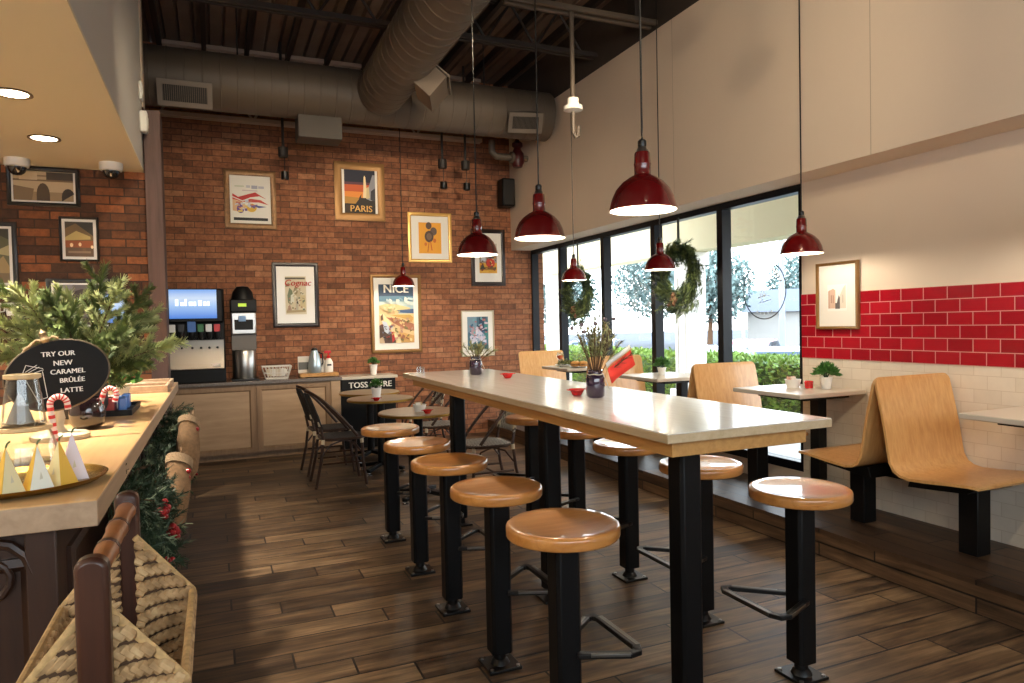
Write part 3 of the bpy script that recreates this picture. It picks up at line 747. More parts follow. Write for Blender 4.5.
MB().box(-.05, .03, -.107, -.098, .8, .835).build('display', mat('green_display', S(160, 190, 40), .4, emit=S(190, 220, 60), estr=.6), t)
MB().lathe([(.11, .88), (.1, .96), (.06, 1.02), (.001, 1.03)], (0, .05, 0), 20).build('hopper_lid', M_black, t)
MB().box(-.09, .09, -.105, -.085, .55, .66).build('filter_front', M_black, t, bevel=.006)
MB().box(-.05, .02, -.112, -.1, .64, .7).build('dial_panel', mat('small_screen', S(120, 160, 210), .3), t, bevel=.003)
MB().box(-.12, .12, -.03, .06, .33, .5).build('mid_panel', mat('grey_panel', S(110, 104, 98), .45), t, bevel=.004)
MB().lathe([(.1, 0), (.11, .02), (.11, .31), (.1, .33), (.001, .33)], (0, -.03, 0), 28).build('urn', M_steel, t, angle=40)
MB().box(-.13, .135, -.16, .2, 0, .02).build('base', M_blackmetal, t, bevel=.004)
# wire basket of lids
t = thing('wire_basket', 'white wire basket of packets on the service cabinet', 'basket', (.66, 8.66, .9)); t.scale = (1.1, 1, 1.2)
w = MB()
def rect(hw, hd, z): return [(-hw, -hd, z), (hw, -hd, z), (hw, hd, z), (-hw, hd, z)]
for hw, hd, z in ((.11, .075, .006), (.13, .085, .06), (.15, .1, .125)): w.tube(rect(hw, hd, z), .005, 6, closed=True)
for k in range(9):
    u = -1+k/4
    for s_ in (-1, 1): w.tube([(u*.11, s_*.075, .006), (u*.15, s_*.1, .125)], .0035, 6)
for k in range(5):
    u = -1+k/2
    for s_ in (-1, 1): w.tube([(s_*.11, u*.075, .006), (s_*.15, u*.1, .125)], .0035, 6)
w.build('wire_frame', M_offwhite, t)
MB().box(-.105, .105, -.07, .07, .008, .014).build('liner', M_offwhite, t)
rn = random.Random(3)
for k in range(9):
    pm = MB().box(-.03, .03, -.012, .012, -.04, .045)
    pm.xf(Matrix.Rotation(rn.uniform(-.5, .5), 4, 'Y') @ Matrix.Rotation(rn.uniform(-.3, .3), 4, 'X'))
    o = pm.build('sugar_packet', C(*rn.choice([(226, 214, 196), (196, 120, 90), (216, 200, 170), (240, 236, 230)])), None, loc=(.66-.08+.02*k, 8.65+rn.uniform(-.03, .03), .975))
    tag(o, 'paper packet in the white wire basket on the service cabinet', 'packet', 'packets in the wire basket')
t = thing('wooden_board', 'pale wooden riser board on the service cabinet end', 'board', (1.13, 8.68, .9))
MB().box(-.21, .24, -.11, .11, .006, .05).build('board', M_apron, t, bevel=.006)
for x in (-.17, .2): MB().box(x-.02, x+.02, -.1, .1, 0, .012).build('foot', M_cabframe, t)
t = thing('vacuum_carafe', 'pale steel vacuum carafe standing on the wooden riser', 'carafe', (1.1, 8.65, .95)); t.scale = (1.15, 1.15, 1.2)
MB().lathe([(.055, 0), (.066, .02), (.068, .08), (.052, .17), (.034, .215), (.034, .225), (.001, .225)], n=26).build('body', mat('pale_steel', S(176, 192, 200), .28, metal=.6), t, angle=50)
MB().lathe([(.034, .222), (.03, .245), (.012, .255), (.001, .255)], n=20).build('lid', M_blackmetal, t)
MB().tube([(.03, 0, .21), (.08, 0, .19), (.085, 0, .1), (.062, 0, .06)], .009, 8).build('handle', M_blackmetal, t)
t = thing('squeeze_bottle', 'white bottle with red pump top on the wooden riser', 'bottle', (1.27, 8.69, .95))
MB().lathe([(.05, 0), (.052, .01), (.052, .12), (.03, .16), (.018, .17), (.001, .17)], n=22).build('body', M_white, t)
MB().lathe([(.022, .168), (.022, .2), (.01, .205), (.01, .235), (.001, .235)], n=16).box(-.05, .03, -.014, .014, .23, .262).build('pump_top', M_bowlred, t, bevel=.004)
MB().box(-.025, .025, -.0545, -.05, .08, .1).build('label_band', C(40, 40, 44), t)
t = thing('menu_card', 'white and grey card standing on the wooden riser', 'card', (1.0, 8.74, .95))
MB().box(-.085, .085, 0, .012, 0, .2).build('card', M_offwhite, t, bevel=.002)
MB().box(-.08, .08, -.002, .001, .04, .13).build('picture_band', C(110, 112, 112), t)
t = thing('red_tea_bottle', 'second small bottle with red top behind the white one', 'bottle', (1.2, 8.75, .95))
MB().lathe([(.035, 0), (.035, .13), (.018, .17), (.001, .17)], n=18).build('body', M_white, t)
MB().lathe([(.02, .168), (.02, .225), (.008, .24), (.001, .24)], n=14).build('cap', M_bowlred, t)

# ------------------------------------------------------------------ framed pictures
def picture(label, c, w, h, fmat, fw, mw, art, rz=0, depth=.03, roll=0, texts=()):
    """hangs on a wall; local x right, z up, -y toward the room"""
    t = thing('framed_picture', label, 'picture', c, rz, 'framed pictures')
    t.rotation_euler = (0, math.radians(roll), rz)
    fn = lambda x, z, d: (x, -d, z)
    MB().ring_frame(w, h, [(0, 0), (0, depth*.8), (fw*.3, depth), (fw*.75, depth*.85), (fw, depth*.5), (fw, 0)], fn).build('frame', fmat, t, angle=50)
    iw, ih = w-2*fw, h-2*fw
    MB().box(-iw/2-.003, iw/2+.003, -.012, -.002, -ih/2-.003, ih/2+.003).build('mat_board', M_matboard, t, smooth=None)
    aw, ah = iw-2*mw[0], ih-mw[1]-mw[2]; az = (mw[2]-mw[1])/2
    mats = []; pb = MB()
    for k, (poly, col) in enumerate(art):
        if col not in mats: mats.append(col)
        pb.mat(mats.index(col)); y = -.0135-.0005*k
        pb.add([((px-.5)*aw, y, (pz-.5)*ah+az) for px, pz in poly], [tuple(range(len(poly)))])
    for txt, size, px, pz, col, kw in texts:
        if col not in mats: mats.append(col)
        pb.mat(mats.index(col))
        add_text(pb, txt, size, Matrix.Translation(((px-.5)*aw, -.0135-.0005*(len(art)+1), (pz-.5)*ah+az)) @ Matrix.Rotation(PI/2, 4, 'X'), **kw)
    pb.build('print', [C(*q) for q in mats], t, smooth=None)
    return t
M_matboard = mat('mat_board', S(236, 232, 224), .35, coat=.4)
M_gold = mat('gold_frame', S(134, 98, 54), .42, metal=.45)
M_oldgold = mat('old_gold_frame', S(104, 74, 42), .4, metal=.5, var=.25, vscale=25)
M_darkframe = mat('dark_brown_frame', S(38, 26, 22), .3)
M_blackframe = mat('black_frame', S(20, 19, 18), .35)
FULL = [(0, 0), (1, 0), (1, 1), (0, 1)]
def R_(a, b_, c, d): return [(a, b_), (c, b_), (c, d), (a, d)]
def disc(x, z, r, asp=1, n=14): return [(x+r*math.cos(2*PI*k/n), z+r*asp*math.sin(2*PI*k/n)) for k in range(n)]
def dabs(seed, n, x0, z0, x1, z1, cols, size=.05):
    r_ = random.Random(seed); out = []
    for k in range(n):
        x, z = r_.uniform(x0+size, x1-size), r_.uniform(z0+size*.5, z1-size*.5); a = r_.uniform(-.5, .5); w, h = size*r_.uniform(.4, 1), size*r_.uniform(.15, .45)
        c, s_ = math.cos(a), math.sin(a)
        out.append(([(x-w*c+h*s_, z-w*s_-h*c), (x+w*c+h*s_, z+w*s_-h*c), (x+w*c-h*s_, z+w*s_+h*c), (x-w*c-h*s_, z-w*s_+h*c)], r_.choice(cols)))
    return out
YW = YB-.001
picture('gold-framed travel print with red striped canopy, upper left on the brick wall', (.447, YW, 3.053), .59, .7, M_oldgold, .065, (.0, .0, .0),
        [(FULL, (234, 230, 222)), ([(.06, .62), (.2, .55), (.5, .63), (.62, .66), (.9, .52), (.72, .58), (.5, .55), (.3, .48), (.06, .56)], (196, 52, 48)),
         ([(.06, .54), (.3, .46), (.5, .52), (.75, .5), (.95, .4), (.7, .45), (.4, .44), (.06, .5)], (206, 84, 74)), ([(.06, .5), (.3, .45), (.4, .3), (.2, .24), (.06, .26)], (220, 180, 140)),
         (disc(.25, .3, .09), (104, 78, 150)), (disc(.52, .33, .13, .7), (224, 182, 70)), ([(.45, .4), (.9, .36), (.7, .33)], (90, 96, 150)), (R_(.08, .06, .92, .12), (40, 42, 44)),
         (R_(.4, .75, .5, .8), (196, 196, 204)), (R_(.53, .73, .68, .8), (170, 172, 190)), (R_(.7, .74, .84, .79), (188, 188, 200)), (R_(.12, .76, .35, .79), (206, 208, 190)), (R_(.3, .68, .68, .7), (206, 190, 196))]+dabs(8, 26, .08, .22, .7, .5, [(226, 190, 150), (200, 120, 100), (120, 96, 156), (226, 196, 110), (206, 206, 220)], .06))
picture('gold-framed PARIS poster with dusk sky and a pale obelisk', (1.764, YW, 3.22), .64, .74, M_gold, .095, (.03, .0, .0),
        [(FULL, (24, 28, 52)), (R_(0, .2, 1, .72), (96, 56, 70)), (R_(0, .3, 1, .66), (212, 96, 48)), (R_(0, .36, 1, .5), (240, 150, 60)), (R_(0, .0, 1, .36), (40, 32, 28)), ([(0, .22), (.35, .22), (.5, .36), (0, .38)], (190, 140, 60)),
         ([(.6, .36), (.63, .84), (.66, .88), (.69, .84), (.74, .36)], (250, 226, 180)), ([(.7, .34), (.72, .5), (.82, .68), (.92, .9), (1, .9), (1, .3), (.85, .3)], (150, 150, 160)), ([(.7, .34), (.72, .6), (.8, .62), (.82, .36)], (216, 196, 150)), ([(.84, .32), (.86, .52), (1, .6), (1, .28)], (60, 58, 66)), ([(.45, .34), (.55, .45), (.53, .34)], (40, 34, 40)),
         ([(0, .0), (.3, 0), (.2, .16), (.04, .2)], (60, 44, 28))],
        texts=[('PARIS', .115, .53, .1, (228, 178, 96), dict(bold=.002))])
picture('pale gold frame with orange floral print and wide white mat', (2.68, YW, 2.66), .6, .66, mat('bright_gold_frame', S(222, 178, 104), .35, metal=.6), .045, (.1, .085, .075),
        [(FULL, (236, 166, 50)), (disc(.45, .9, .13, .9), (96, 74, 60)), (disc(.66, .72, .15, .9), (104, 84, 74)), (disc(.46, .55, .2, .95), (84, 66, 56)), (disc(.46, .55, .12, .95), (120, 96, 80)), ([(.44, .38), (.47, .38), (.4, .04), (.37, .06)], (190, 90, 30)), ([(.5, .4), (.53, .4), (.6, .1), (.55, .1)], (206, 100, 34)), (disc(.7, .42, .07), (206, 110, 40)), (disc(.3, .3, .06), (214, 120, 44))])
picture('dark-framed vintage advert with red title, above the service cabinet', (.94, YW, 1.905), .55, .8, M_darkframe, .05, (.1, .12, .11),
        [(FULL, (214, 204, 176)), (R_(.0, .92, .95, .97), (96, 88, 74)), ([(.12, .3), (.1, .5), (.2, .7), (.34, .62), (.38, .4), (.3, .26)], (120, 132, 104)), ([(.24, .28), (.26, .5), (.4, .56), (.42, .32)], (222, 222, 210)), (disc(.6, .58, .16, .8), (196, 182, 150)), (disc(.5, .62, .1), (150, 136, 104)), ([(.46, .05), (.5, .5), (.62, .42), (.6, .1)], (188, 180, 160)), ([(.52, .3), (.58, .36), (.62, .26)], (60, 56, 50)), ([(.04, .04), (.95, .06), (.95, .12), (.04, .1)], (176, 160, 124)), (R_(.7, .16, .95, .5), (206, 192, 150)), ([(.02, .72), (.2, .74), (.2, .82), (.02, .8)], (150, 140, 116)), ([(.06, .1), (.2, .28), (.3, .1)], (176, 150, 130))]+dabs(7, 36, .05, .05, .95, .7, [(190, 178, 146), (150, 140, 112), (122, 128, 104), (226, 220, 200), (170, 130, 110)], .06),
        texts=[('Cognac', .105, .58, .82, (190, 56, 40), dict(bold=.0015, shear=.25))])
picture('tall gold-framed NICE poster of a winding coast road', (2.2, YW, 1.655), .67, 1.02, M_gold, .042, (.062, .085, .085),
        [(FULL, (150, 176, 186)), (R_(0, .8, 1, 1), (44, 66, 92)), (R_(0, .72, 1, .8), (84, 120, 142)), (R_(0, .64, 1, .7), (190, 204, 200)), ([(0, .64), (.2, .67), (.5, .66), (.9, .6), (.9, .52), (0, .5)], (196, 180, 132)), ([(.5, .56), (1, .58), (1, .5), (.55, .52)], (52, 76, 112)), ([(0, .58), (.3, .55), (.55, .55), (.55, .5), (1, .5), (1, 0), (0, 0)], (222, 190, 140)),
         ([(.2, .44), (.5, .42), (1, .32), (1, .2), (.7, .24), (.4, .34)], (168, 110, 84)), ([(.3, .48), (.9, .48), (1, .42), (.8, .4)], (186, 150, 80)), ([(.0, .5), (.12, .5), (.5, .22), (.66, 0), (.5, 0), (.3, .24)], (236, 214, 168)), ([(.55, .2), (1, .12), (1, 0), (.62, 0)], (204, 160, 96)), ([(0, .3), (.14, .34), (.3, .2), (.46, .04), (.46, 0), (0, 0)], (88, 66, 56)), ([(.08, .38), (.2, .36), (.3, .24), (.28, .14), (.14, .2)], (196, 206, 222)), ([(.34, .18), (.4, .2), (.44, .06), (.36, 0)], (176, 48, 46)), ([(.0, .08), (.12, .12), (.14, .0), (0, 0)], (196, 170, 140)), ([(.04, .46), (.1, .5), (.12, .4), (.04, .38)], (110, 84, 64))]+dabs(1, 40, .3, .02, 1, .46, [(196, 150, 90), (236, 206, 150), (150, 96, 74), (180, 140, 120), (120, 110, 66)])+dabs(2, 22, 0, .02, .4, .34, [(70, 54, 50), (206, 200, 200), (150, 60, 52), (104, 110, 130)], .04)+dabs(3, 14, 0, .5, .6, .64, [(206, 190, 150), (150, 150, 104), (226, 206, 160)])+dabs(4, 10, 0, .66, 1, .8, [(120, 150, 166), (176, 196, 200), (210, 214, 206)], .08),
        texts=[('NICE', .15, .47, .915, (238, 232, 220), dict(bold=.004))])
picture('dark-framed print with a red disc, behind a hanging pendant', (3.505, YW, 2.41), .5, .78, M_darkframe, .055, (.065, .14, .12),
        [(FULL, (150, 140, 130)), (R_(0, 0, 1, .35), (214, 158, 50)), (R_(.05, .12, .95, .2), (120, 86, 40)), (disc(.62, .34, .26, .62), (206, 60, 44)), ([(0, .12), (.2, .34), (.3, .14)], (70, 66, 50)), ([(.5, .52), (.62, .66), (.9, .7), (.95, .5)], (66, 54, 52)), (R_(.1, .4, .35, .56), (196, 200, 206)), (R_(0, .7, 1, 1), (196, 190, 178)), (R_(.0, .02, .5, .08), (226, 176, 64))]+dabs(6, 26, 0, .05, 1, .6, [(190, 130, 50), (90, 70, 50), (226, 190, 110), (130, 60, 40)], .07))
picture('thin-framed blue and white print low on the brick, behind the vase', (3.33, YW, 1.37), .475, .625, mat('pale_thin_frame', S(206, 196, 172), .4), .016, (.07, .07, .07),
        [(FULL, (70, 110, 130)), (R_(0, .5, .45, 1), (120, 150, 170)), ([(.5, .5), (.6, 1), (.9, 1), (.8, .45)], (40, 70, 100)), ([(.1, .4), (.5, .65), (.9, .4), (.9, .2), (.5, .3), (.2, .18)], (206, 206, 226)), ([(.1, .5), (.3, .7), (.5, .55), (.3, .42)], (190, 150, 160)), (R_(.8, .3, 1, .9), (60, 130, 130)), ([(0, 0), (1, 0), (1, .14), (.5, .22), (0, .12)], (40, 84, 96)), (R_(.4, .2, .48, .7), (226, 224, 236))]+dabs(5, 46, 0, .1, 1, 1, [(60, 100, 130), (150, 170, 196), (206, 190, 206), (36, 60, 84), (110, 170, 180), (170, 110, 110)], .09))
YL = 6.699
arch = [(.0, .0), (.0, .2)]+[(.2-.2*math.cos(PI*k/8), .2+.35*math.sin(PI*k/8)) for k in range(9)]+[(.4, .0)]
picture('black-framed sepia photo of stone arches, cut off by the dropped ceiling', (-1.235, YL, 2.68), .5, .31, M_blackframe, .03, (.014, .0, .014),
        [(FULL, (196, 176, 142)), (R_(0, .0, 1, .3), (150, 130, 100)), ([(x*.55+.38, z*1.1) for x, z in arch], (74, 60, 44)), ([(x*.55+.8, z*.8) for x, z in arch if x < .4], (44, 36, 28)), ([(0, 0), (.3, 0), (.34, .4), (0, .5)], (120, 102, 78)), (R_(0, .66, 1, .72), (120, 100, 74)), (R_(0, .82, 1, .87), (140, 120, 92)), (R_(.55, .72, 1, .98), (60, 52, 42)), (R_(.1, .7, .4, .95), (214, 198, 166))])
picture('small black-framed photo with lit lamps, alone on the dark brick stub', (-1.0, YL, 2.265), .28, .365, M_blackframe, .018, (.022, .022, .022),
        [(FULL, (112, 92, 60)), ([(0, .8), (.5, 1), (0, 1)], (60, 56, 44)), ([(.3, 1), (1, .6), (1, 1)], (44, 44, 40)), ([(0, .55), (.4, .74), (.9, .58), (.9, .5), (0, .46)], (190, 172, 110)), (R_(0, .26, 1, .46), (150, 84, 48)), (R_(0, 0, 1, .26), (96, 78, 62)), (disc(.22, .33, .06), (255, 226, 180)), (disc(.52, .35, .055), (255, 226, 180)), (disc(.95, .28, .05), (255, 230, 190)), (R_(.1, .1, .9, .16), (140, 120, 100))])
picture('large black-framed photo cut by the left edge of the picture', (-1.68, YL, 2.12), .5, .54, M_blackframe, .035, (.02, .02, .02),
        [(FULL, (92, 92, 66)), ([(.0, .6), (.6, 1), (1, .8), (1, 1), (0, 1)], (60, 60, 48)), ([(.6, .2), (.9, .5), (1, .3), (1, .1)], (150, 130, 90)), (R_(0, 0, 1, .18), (110, 96, 72)), ([(.7, .55), (1, .7), (1, .5)], (170, 160, 120))])
picture('black-framed grey photo half hidden behind the fir branches', (-.97, YL, 1.725), .55, .43, M_blackframe, .035, (.014, .014, .014),
        [(FULL, (110, 106, 108)), (disc(.5, .6, .3, 1.0), (64, 58, 60)), (R_(0, .7, .3, 1), (140, 138, 142)), (R_(.75, .2, 1, .8), (156, 154, 160)), (R_(0, 0, 1, .2), (80, 76, 76))])
picture('gold-framed sketch of tall buildings on the red tiled wall', (XL-.007, 3.695, 1.648), .365, .485, M_gold, .022, (.075, .14, .11),
        [(FULL, (240, 238, 234)), ([(.05, .1), (.05, .75), (.3, .85), (.42, .78), (.42, .1)], (206, 176, 156)), ([(.05, .1), (.05, .75), (.14, .8), (.14, .1)], (190, 160, 144)), ([(.66, .1), (.66, .6), (.82, .86), (.95, .98), (.95, .1)], (216, 206, 192)), ([(.42, .08), (.42, .3), (.5, .3), (.6, .6), (.66, .5), (.66, .08)], (84, 80, 80)), (R_(.2, .3, .24, .6), (150, 110, 100)), (R_(.3, .3, .34, .6), (160, 120, 108)), (R_(.8, .3, .83, .6), (160, 150, 140))], rz=-PI/2)
# ------------------------------------------------------------------ service counter at left
ZT = 1.07
t = thing('service_counter', 'long wooden ordering counter with pale top and dark panelled base', 'counter', (-.7, 4.2, 0))
MB().mat(1).box(-.5, .41, -2.14, 2.2, 1.0, 1.066).mat(0).box(-.499, .409, -2.139, 2.199, 1.064, ZT).build('worktop', [M_counterwood, M_counteredge], t, bevel=.006)
MB().box(-.46, .3, -2.05, 2.18, .08, 1.0).box(-.42, .26, -2.0, 2.16, 0, .08).build('body', M_darkwood, t, smooth=None)
M_pil = wood('pilaster_wood', S(96, 68, 46), S(130, 98, 68), .45, axis=2, scale=2, stretch=12)
for x in (-.42, -.02, .27):
    MB().box(x-.035, x+.035, -2.075, -2.05, .08, .99).build('pilaster', M_pil if x < .2 else M_darkwood, t, bevel=.004)
MB().ring_frame(.26, .6, [(0, 0), (0, .012), (.02, .018), (.035, .004), (.035, 0)], lambda x, z, d: (x+.125, -2.05-d, z+.62)).build('panel_moulding', M_darkwood, t)
vol = [(.1*(1-k/26)*math.cos(2*PI*k/13)+.15, -2.062, .88+.1*(1-k/26)*math.sin(2*PI*k/13)) for k in range(24)]
MB().tube(vol, [.014*(1-k/40) for k in range(24)], 8).tube([(.15, -2.062, .78), (.09, -2.062, .74), (.03, -2.062, .66)], .013, 8).build('carved_scroll', M_darkwood, t)
for k in range(4):
    y = -1.5+k*1.05
    MB().ring_frame(.85, .7, [(0, 0), (0, .012), (.02, .018), (.035, .004), (.035, 0)], lambda a, z, d: (.3+d, y+a, z+.55)).build('side_moulding', M_darkwood, t)

def at_counter(x, y): return (x, y, ZT)
# oval tray with tea pyramids
t = thing('oval_tray', 'oval brass tray at the near corner of the ordering counter', 'tray', at_counter(-.52, 2.33))
MB().lathe([(.001, .0), (.17, .0), (.2, .006), (.215, .022), (.222, .024), (.219, .018), (.2, .003+.006), (.17, .006), (.001, .006)], n=56, sx=1.0, sy=.93).build('tray_body', mat('tray_brass', S(168, 134, 66), .25, metal=1), t, angle=60)
def pyramid(label, x, y, rz, c1, c2, h=.125, w=.062):
    t = thing('tea_pyramid', label, 'tea box', (x, y, ZT+.0065), rz, 'pyramid tea boxes on the brass tray')
    a = w/2
    MB().add([(-a, -a, 0), (a, -a, 0), (a, a, 0), (-a, a, 0), (0, 0, h)], [(3, 2, 1, 0), (0, 1, 4), (1, 2, 4), (2, 3, 4), (3, 0, 4)]).build('wrapper', C(*c1), t, smooth=None)
    m = MB()
    def pt(u, v): q = Vector((-a, -a, 0)).lerp(Vector((a, -a, 0)), u).lerp(Vector((0, 0, h)), v); return q+Vector((0, -.0012, .0004))
    m.add([pt(.02, .0), pt(.98, .0), pt(.5, .97)], [(0, 1, 2)]).build('pale_face', C(*c2), t, smooth=None)
    MB().add([pt(.42, .25)+Vector((0, -.001, 0)), pt(.6, .27)+Vector((0, -.001, 0)), pt(.53, .42)+Vector((0, -.001, 0))], [(0, 1, 2)]).build('printed_mark', C(214, 206, 178), t, smooth=None)
    MB().tube([(0, 0, h-.002), (.004, 0, h+.008), (.012, .002, h+.012)], .0025, 6).build('leaf_tip', C(90, 110, 70), t)
pyramid('yellow pyramid tea box at the left edge of the brass tray', -.515, 2.205, .7, (232, 186, 74), (238, 226, 180))
pyramid('yellow and white pyramid tea box in the middle of the brass tray front', -.45, 2.225, .5, (236, 190, 70), (242, 238, 220))
pyramid('yellow pyramid tea box leaning beside the pale lilac one', -.408, 2.275, -.55, (236, 186, 62), (240, 226, 170))
pyramid('pale lilac pyramid tea box, rightmost on the brass tray', -.39, 2.355, .3, (222, 204, 218), (232, 220, 226), .135, .07)
pyramid('cream pyramid tea box farther back on the brass tray', -.6, 2.3, .2, (232, 214, 180), (240, 232, 214))
# glass carafes
M_jar = thin_glass('jar_glass', (.93, .95, .95, 1), 1.3)
M_collar = wood('pale_collar_wood', S(190, 160, 112), S(220, 194, 150), .5, axis=0)
t = thing('glass_carafe', 'wide glass carafe with a pale wooden rim, lower of the stacked pair', 'carafe', at_counter(-.58, 2.71))
MB().shell([(.001, .003), (.09, .003), (.096, .01), (.087, .07), (.07, .118), (.067, .124), (.0645, .124), (.067, .116), (.084, .07), (.092, .012), (.001, .006)], n=36).build('glass', M_jar, t, angle=60)
MB().shell([(.068, .113), (.078, .117), (.078, .127), (.064, .127), (.064, .115)], n=32).build('rim', M_collar, t)
t = thing('glass_carafe', 'narrow glass carafe with a pale rim, on top of the wide one', 'carafe', (-.58, 2.71, ZT+.128))
MB().shell([(.001, .002), (.06, .002), (.063, .01), (.053, .09), (.043, .16), (.041, .16), (.05, .09), (.059, .012), (.001, .004)], n=32).build('glass', M_jar, t, angle=60)
MB().shell([(.043, .153), (.052, .157), (.052, .169), (.038, .171), (.038, .157)], n=28).build('rim', M_collar, t)
tag(MB().lathe([(.001, 0), (.04, 0), (.03, .03), (.001, .1)], (0, 0, 0), 14).build('tea_sachet', C(150, 140, 132), None, loc=(-.59, 2.71, ZT+.14)), 'grey cone tea sachet inside the upper narrow carafe', 'tea sachet')
# stack of paper sleeves
t = MB()
for k in range(26): t.lathe([(.05, k*.0125), (.056, k*.0125), (.058, k*.0125+.008), (.05, k*.0125+.0115)], n=24)
tag(t.build('lid_stack', C(232, 222, 196), None, loc=at_counter(-.79, 2.95)), 'tall stack of cream cup lids at the left edge of the picture', 'cup lids', kind='stuff')
# chalk sign
M_chalkboard = mat('chalkboard', S(9, 9, 10), .6, spec=.2)
M_chalk = mat('chalk', S(236, 234, 228), .9)
M_goldpaint = mat('aged_gold_paint', S(140, 118, 84), .5, metal=.3)
t = thing('chalkboard_sign', 'oval chalkboard sign on a pedestal reading TRY OUR NEW CARAMEL BRÛLÉE LATTE', 'sign', at_counter(-.585, 3.3), math.radians(8))
bw, bh, zc = .18, .136, .26
tilt = Matrix.Translation((0, 0, zc)) @ Matrix.Rotation(math.radians(-16), 4, 'Y') @ Matrix.Rotation(math.radians(-6), 4, 'X')
el = lambda s_, n=48: [(bw*s_*math.cos(2*PI*k/n), bh*s_*math.sin(2*PI*k/n)) for k in range(n)]
m = MB().prism(el(1), lambda a, b_, d: (a, d, b_), -.006, .008); m.xf(tilt); m.build('board', M_chalkboard, t)
m = MB().tube([(a, 0, b_) for a, b_ in el(1.01)], .005, 8, closed=True); m.xf(tilt); m.build('frame', mat('dark_gold_rim', S(84, 70, 50), .5), t)
TX = Matrix.Rotation(PI/2, 4, 'X'); up_ = Matrix.Rotation(math.radians(8), 4, 'Y')
for k, (s_, w, x, z) in enumerate((('Try Our', .044, .026, .08), ('New', .046, .03, .04), ('Caramel', .044, .036, .002), ('Brûlée', .042, .04, -.036), ('Latte', .044, .026, -.074))):
    m = MB(); add_text(m, s_.upper() if s_ != 'Brûlée' else 'BRÛLÉE', w*.62, tilt @ Matrix.Translation((x, -.0075, z)) @ up_ @ Matrix.Rotation(math.radians(6), 4, 'Y') @ TX, bold=.0008, depth=.0006)
    m.build('chalk_word', M_chalk, t, smooth=None)
m = MB()
cup = [(-.12, .03), (-.112, -.06), (-.07, -.065), (-.055, .03), (-.12, .03)]
for a, c in (((-.125, .03), (-.05, .035)), ((-.12, .03), (-.105, -.075)), ((-.055, .03), (-.07, -.075)), ((-.105, -.075), (-.07, -.075)), ((-.125, .035), (-.1, .07)), ((-.1, .07), (-.05, .04)), ((-.11, .045), (-.065, .06)), ((-.1, .04), (-.06, .05))):
    m.bar((a[0]+.01, -.0075, a[1]), (c[0]+.01, -.0075, c[1]), .003, .002)
m.xf(tilt); m.build('chalk_cup_drawing', M_chalk, t, smooth=None)
MB().lathe([(.001, .0), (.1, .0), (.105, .008), (.105, .02), (.095, .026), (.03, .028), (.02, .04), (.014, .06), (.02, .085), (.013, .12), (.001, .126)], n=30).build('pedestal', mat('pale_pedestal', S(196, 180, 150), .5, var=.15, vscale=20), t, angle=45)
m = MB().lathe([(.001, .0), (.012, .0), (.018, .012), (.01, .03), (.014, .04), (.001, .058)], (0, 0, bh), 14)
m.tube([(0, 0, bh+.008), (-.03, 0, bh+.02), (-.05, 0, bh+.006), (-.075, 0, bh-.004), (-.085, 0, bh-.02)], .006, 8).tube([(0, 0, bh+.008), (.03, 0, bh+.018), (.045, 0, bh+.004)], .006, 8)
m.xf(tilt); m.build('finial', M_goldpaint, t)
# dark mug with candy canes
t = thing('dark_jar', 'dark glossy round jar behind the chalkboard sign', 'jar', at_counter(-.53, 3.58)); t.scale = (.8, .8, 1)
MB().lathe([(.001, 0), (.06, 0), (.085, .03), (.09, .07), (.08, .12), (.066, .14), (.06, .14), (.07, .118), (.08, .07), (.001, .012)], n=30).build('body', mat('dark_jar_glaze', S(26, 16, 18), .12, coat=.6), t, angle=60)
M_candy = mat('candy_pink', S(226, 120, 112), .3)
def cane(label, x, y, ang, rz):
    t = thing('candy_cane', label, 'candy cane', (x, y, ZT+(.004 if y < 3.3 else .014)), rz, 'candy canes on the counter')
    pts = [(0, 0, 0), (0, 0, .15)]+[(.028-.028*math.cos(PI*k/8), 0, .15+.03*math.sin(PI*k/8)) for k in range(1, 9)]+[(.056, 0, .125)]
    R = Matrix.Rotation(ang, 4, 'Y')
    a = MB().tube(pts, .011, 10); a.xf(R); a.build('cane', C(240, 222, 214), t)
    st = MB(); P = [Vector(p) for p in pts]
    for k in range(len(P)-1):
        n_ = 5 if k == 0 else 1
        for j in range(n_):
            c = P[k].lerp(P[k+1], (j+.3)/n_); e = P[k].lerp(P[k+1], (j+.75)/n_); st.tube([c, e], .0116, 10)
    st.xf(R); st.build('stripes', C(206, 50, 48), t)
cane('candy cane standing before the sign, seen beside the carafe', -.57, 3.13, -.1, .25)
cane('candy cane leaning right out of the dark jar, past the sign', -.505, 3.58, .3, -.3)
# display tray with wrapped treats
t = thing('black_tray', 'black rectangular tray of wrapped treats on the counter', 'tray', at_counter(-.53, 4.25))
MB().box(-.13, .13, -.22, .22, 0, .012).box(-.13, -.122, -.22, .22, .012, .03).box(.122, .13, -.22, .22, .012, .03).box(-.122, .122, -.22, -.212, .012, .03).box(-.122, .122, .212, .22, .012, .03).build('tray_body', M_black, t, smooth=None)
for k in range(8):
    x = -.53-.075+.05*(k % 4); y = 4.25-.1+.18*(k//4)
    w = MB().box(-.02, .02, -.05, .05, 0, .075); w.xf(Matrix.Rotation(rn.uniform(-.15, .15), 4, 'Z'))
    o = w.build('wrapped_treat', C(*((96, 140, 216) if k % 4 == 3 else rn.choice([(226, 214, 200), (200, 190, 180), (206, 96, 92), (236, 230, 224)])), rough=.2), None, bevel=.008, loc=(x, y, ZT+.013))
    tag(o, 'small wrapped treat standing in the black tray on the counter', 'wrapped treat', 'wrapped treats in the black tray')
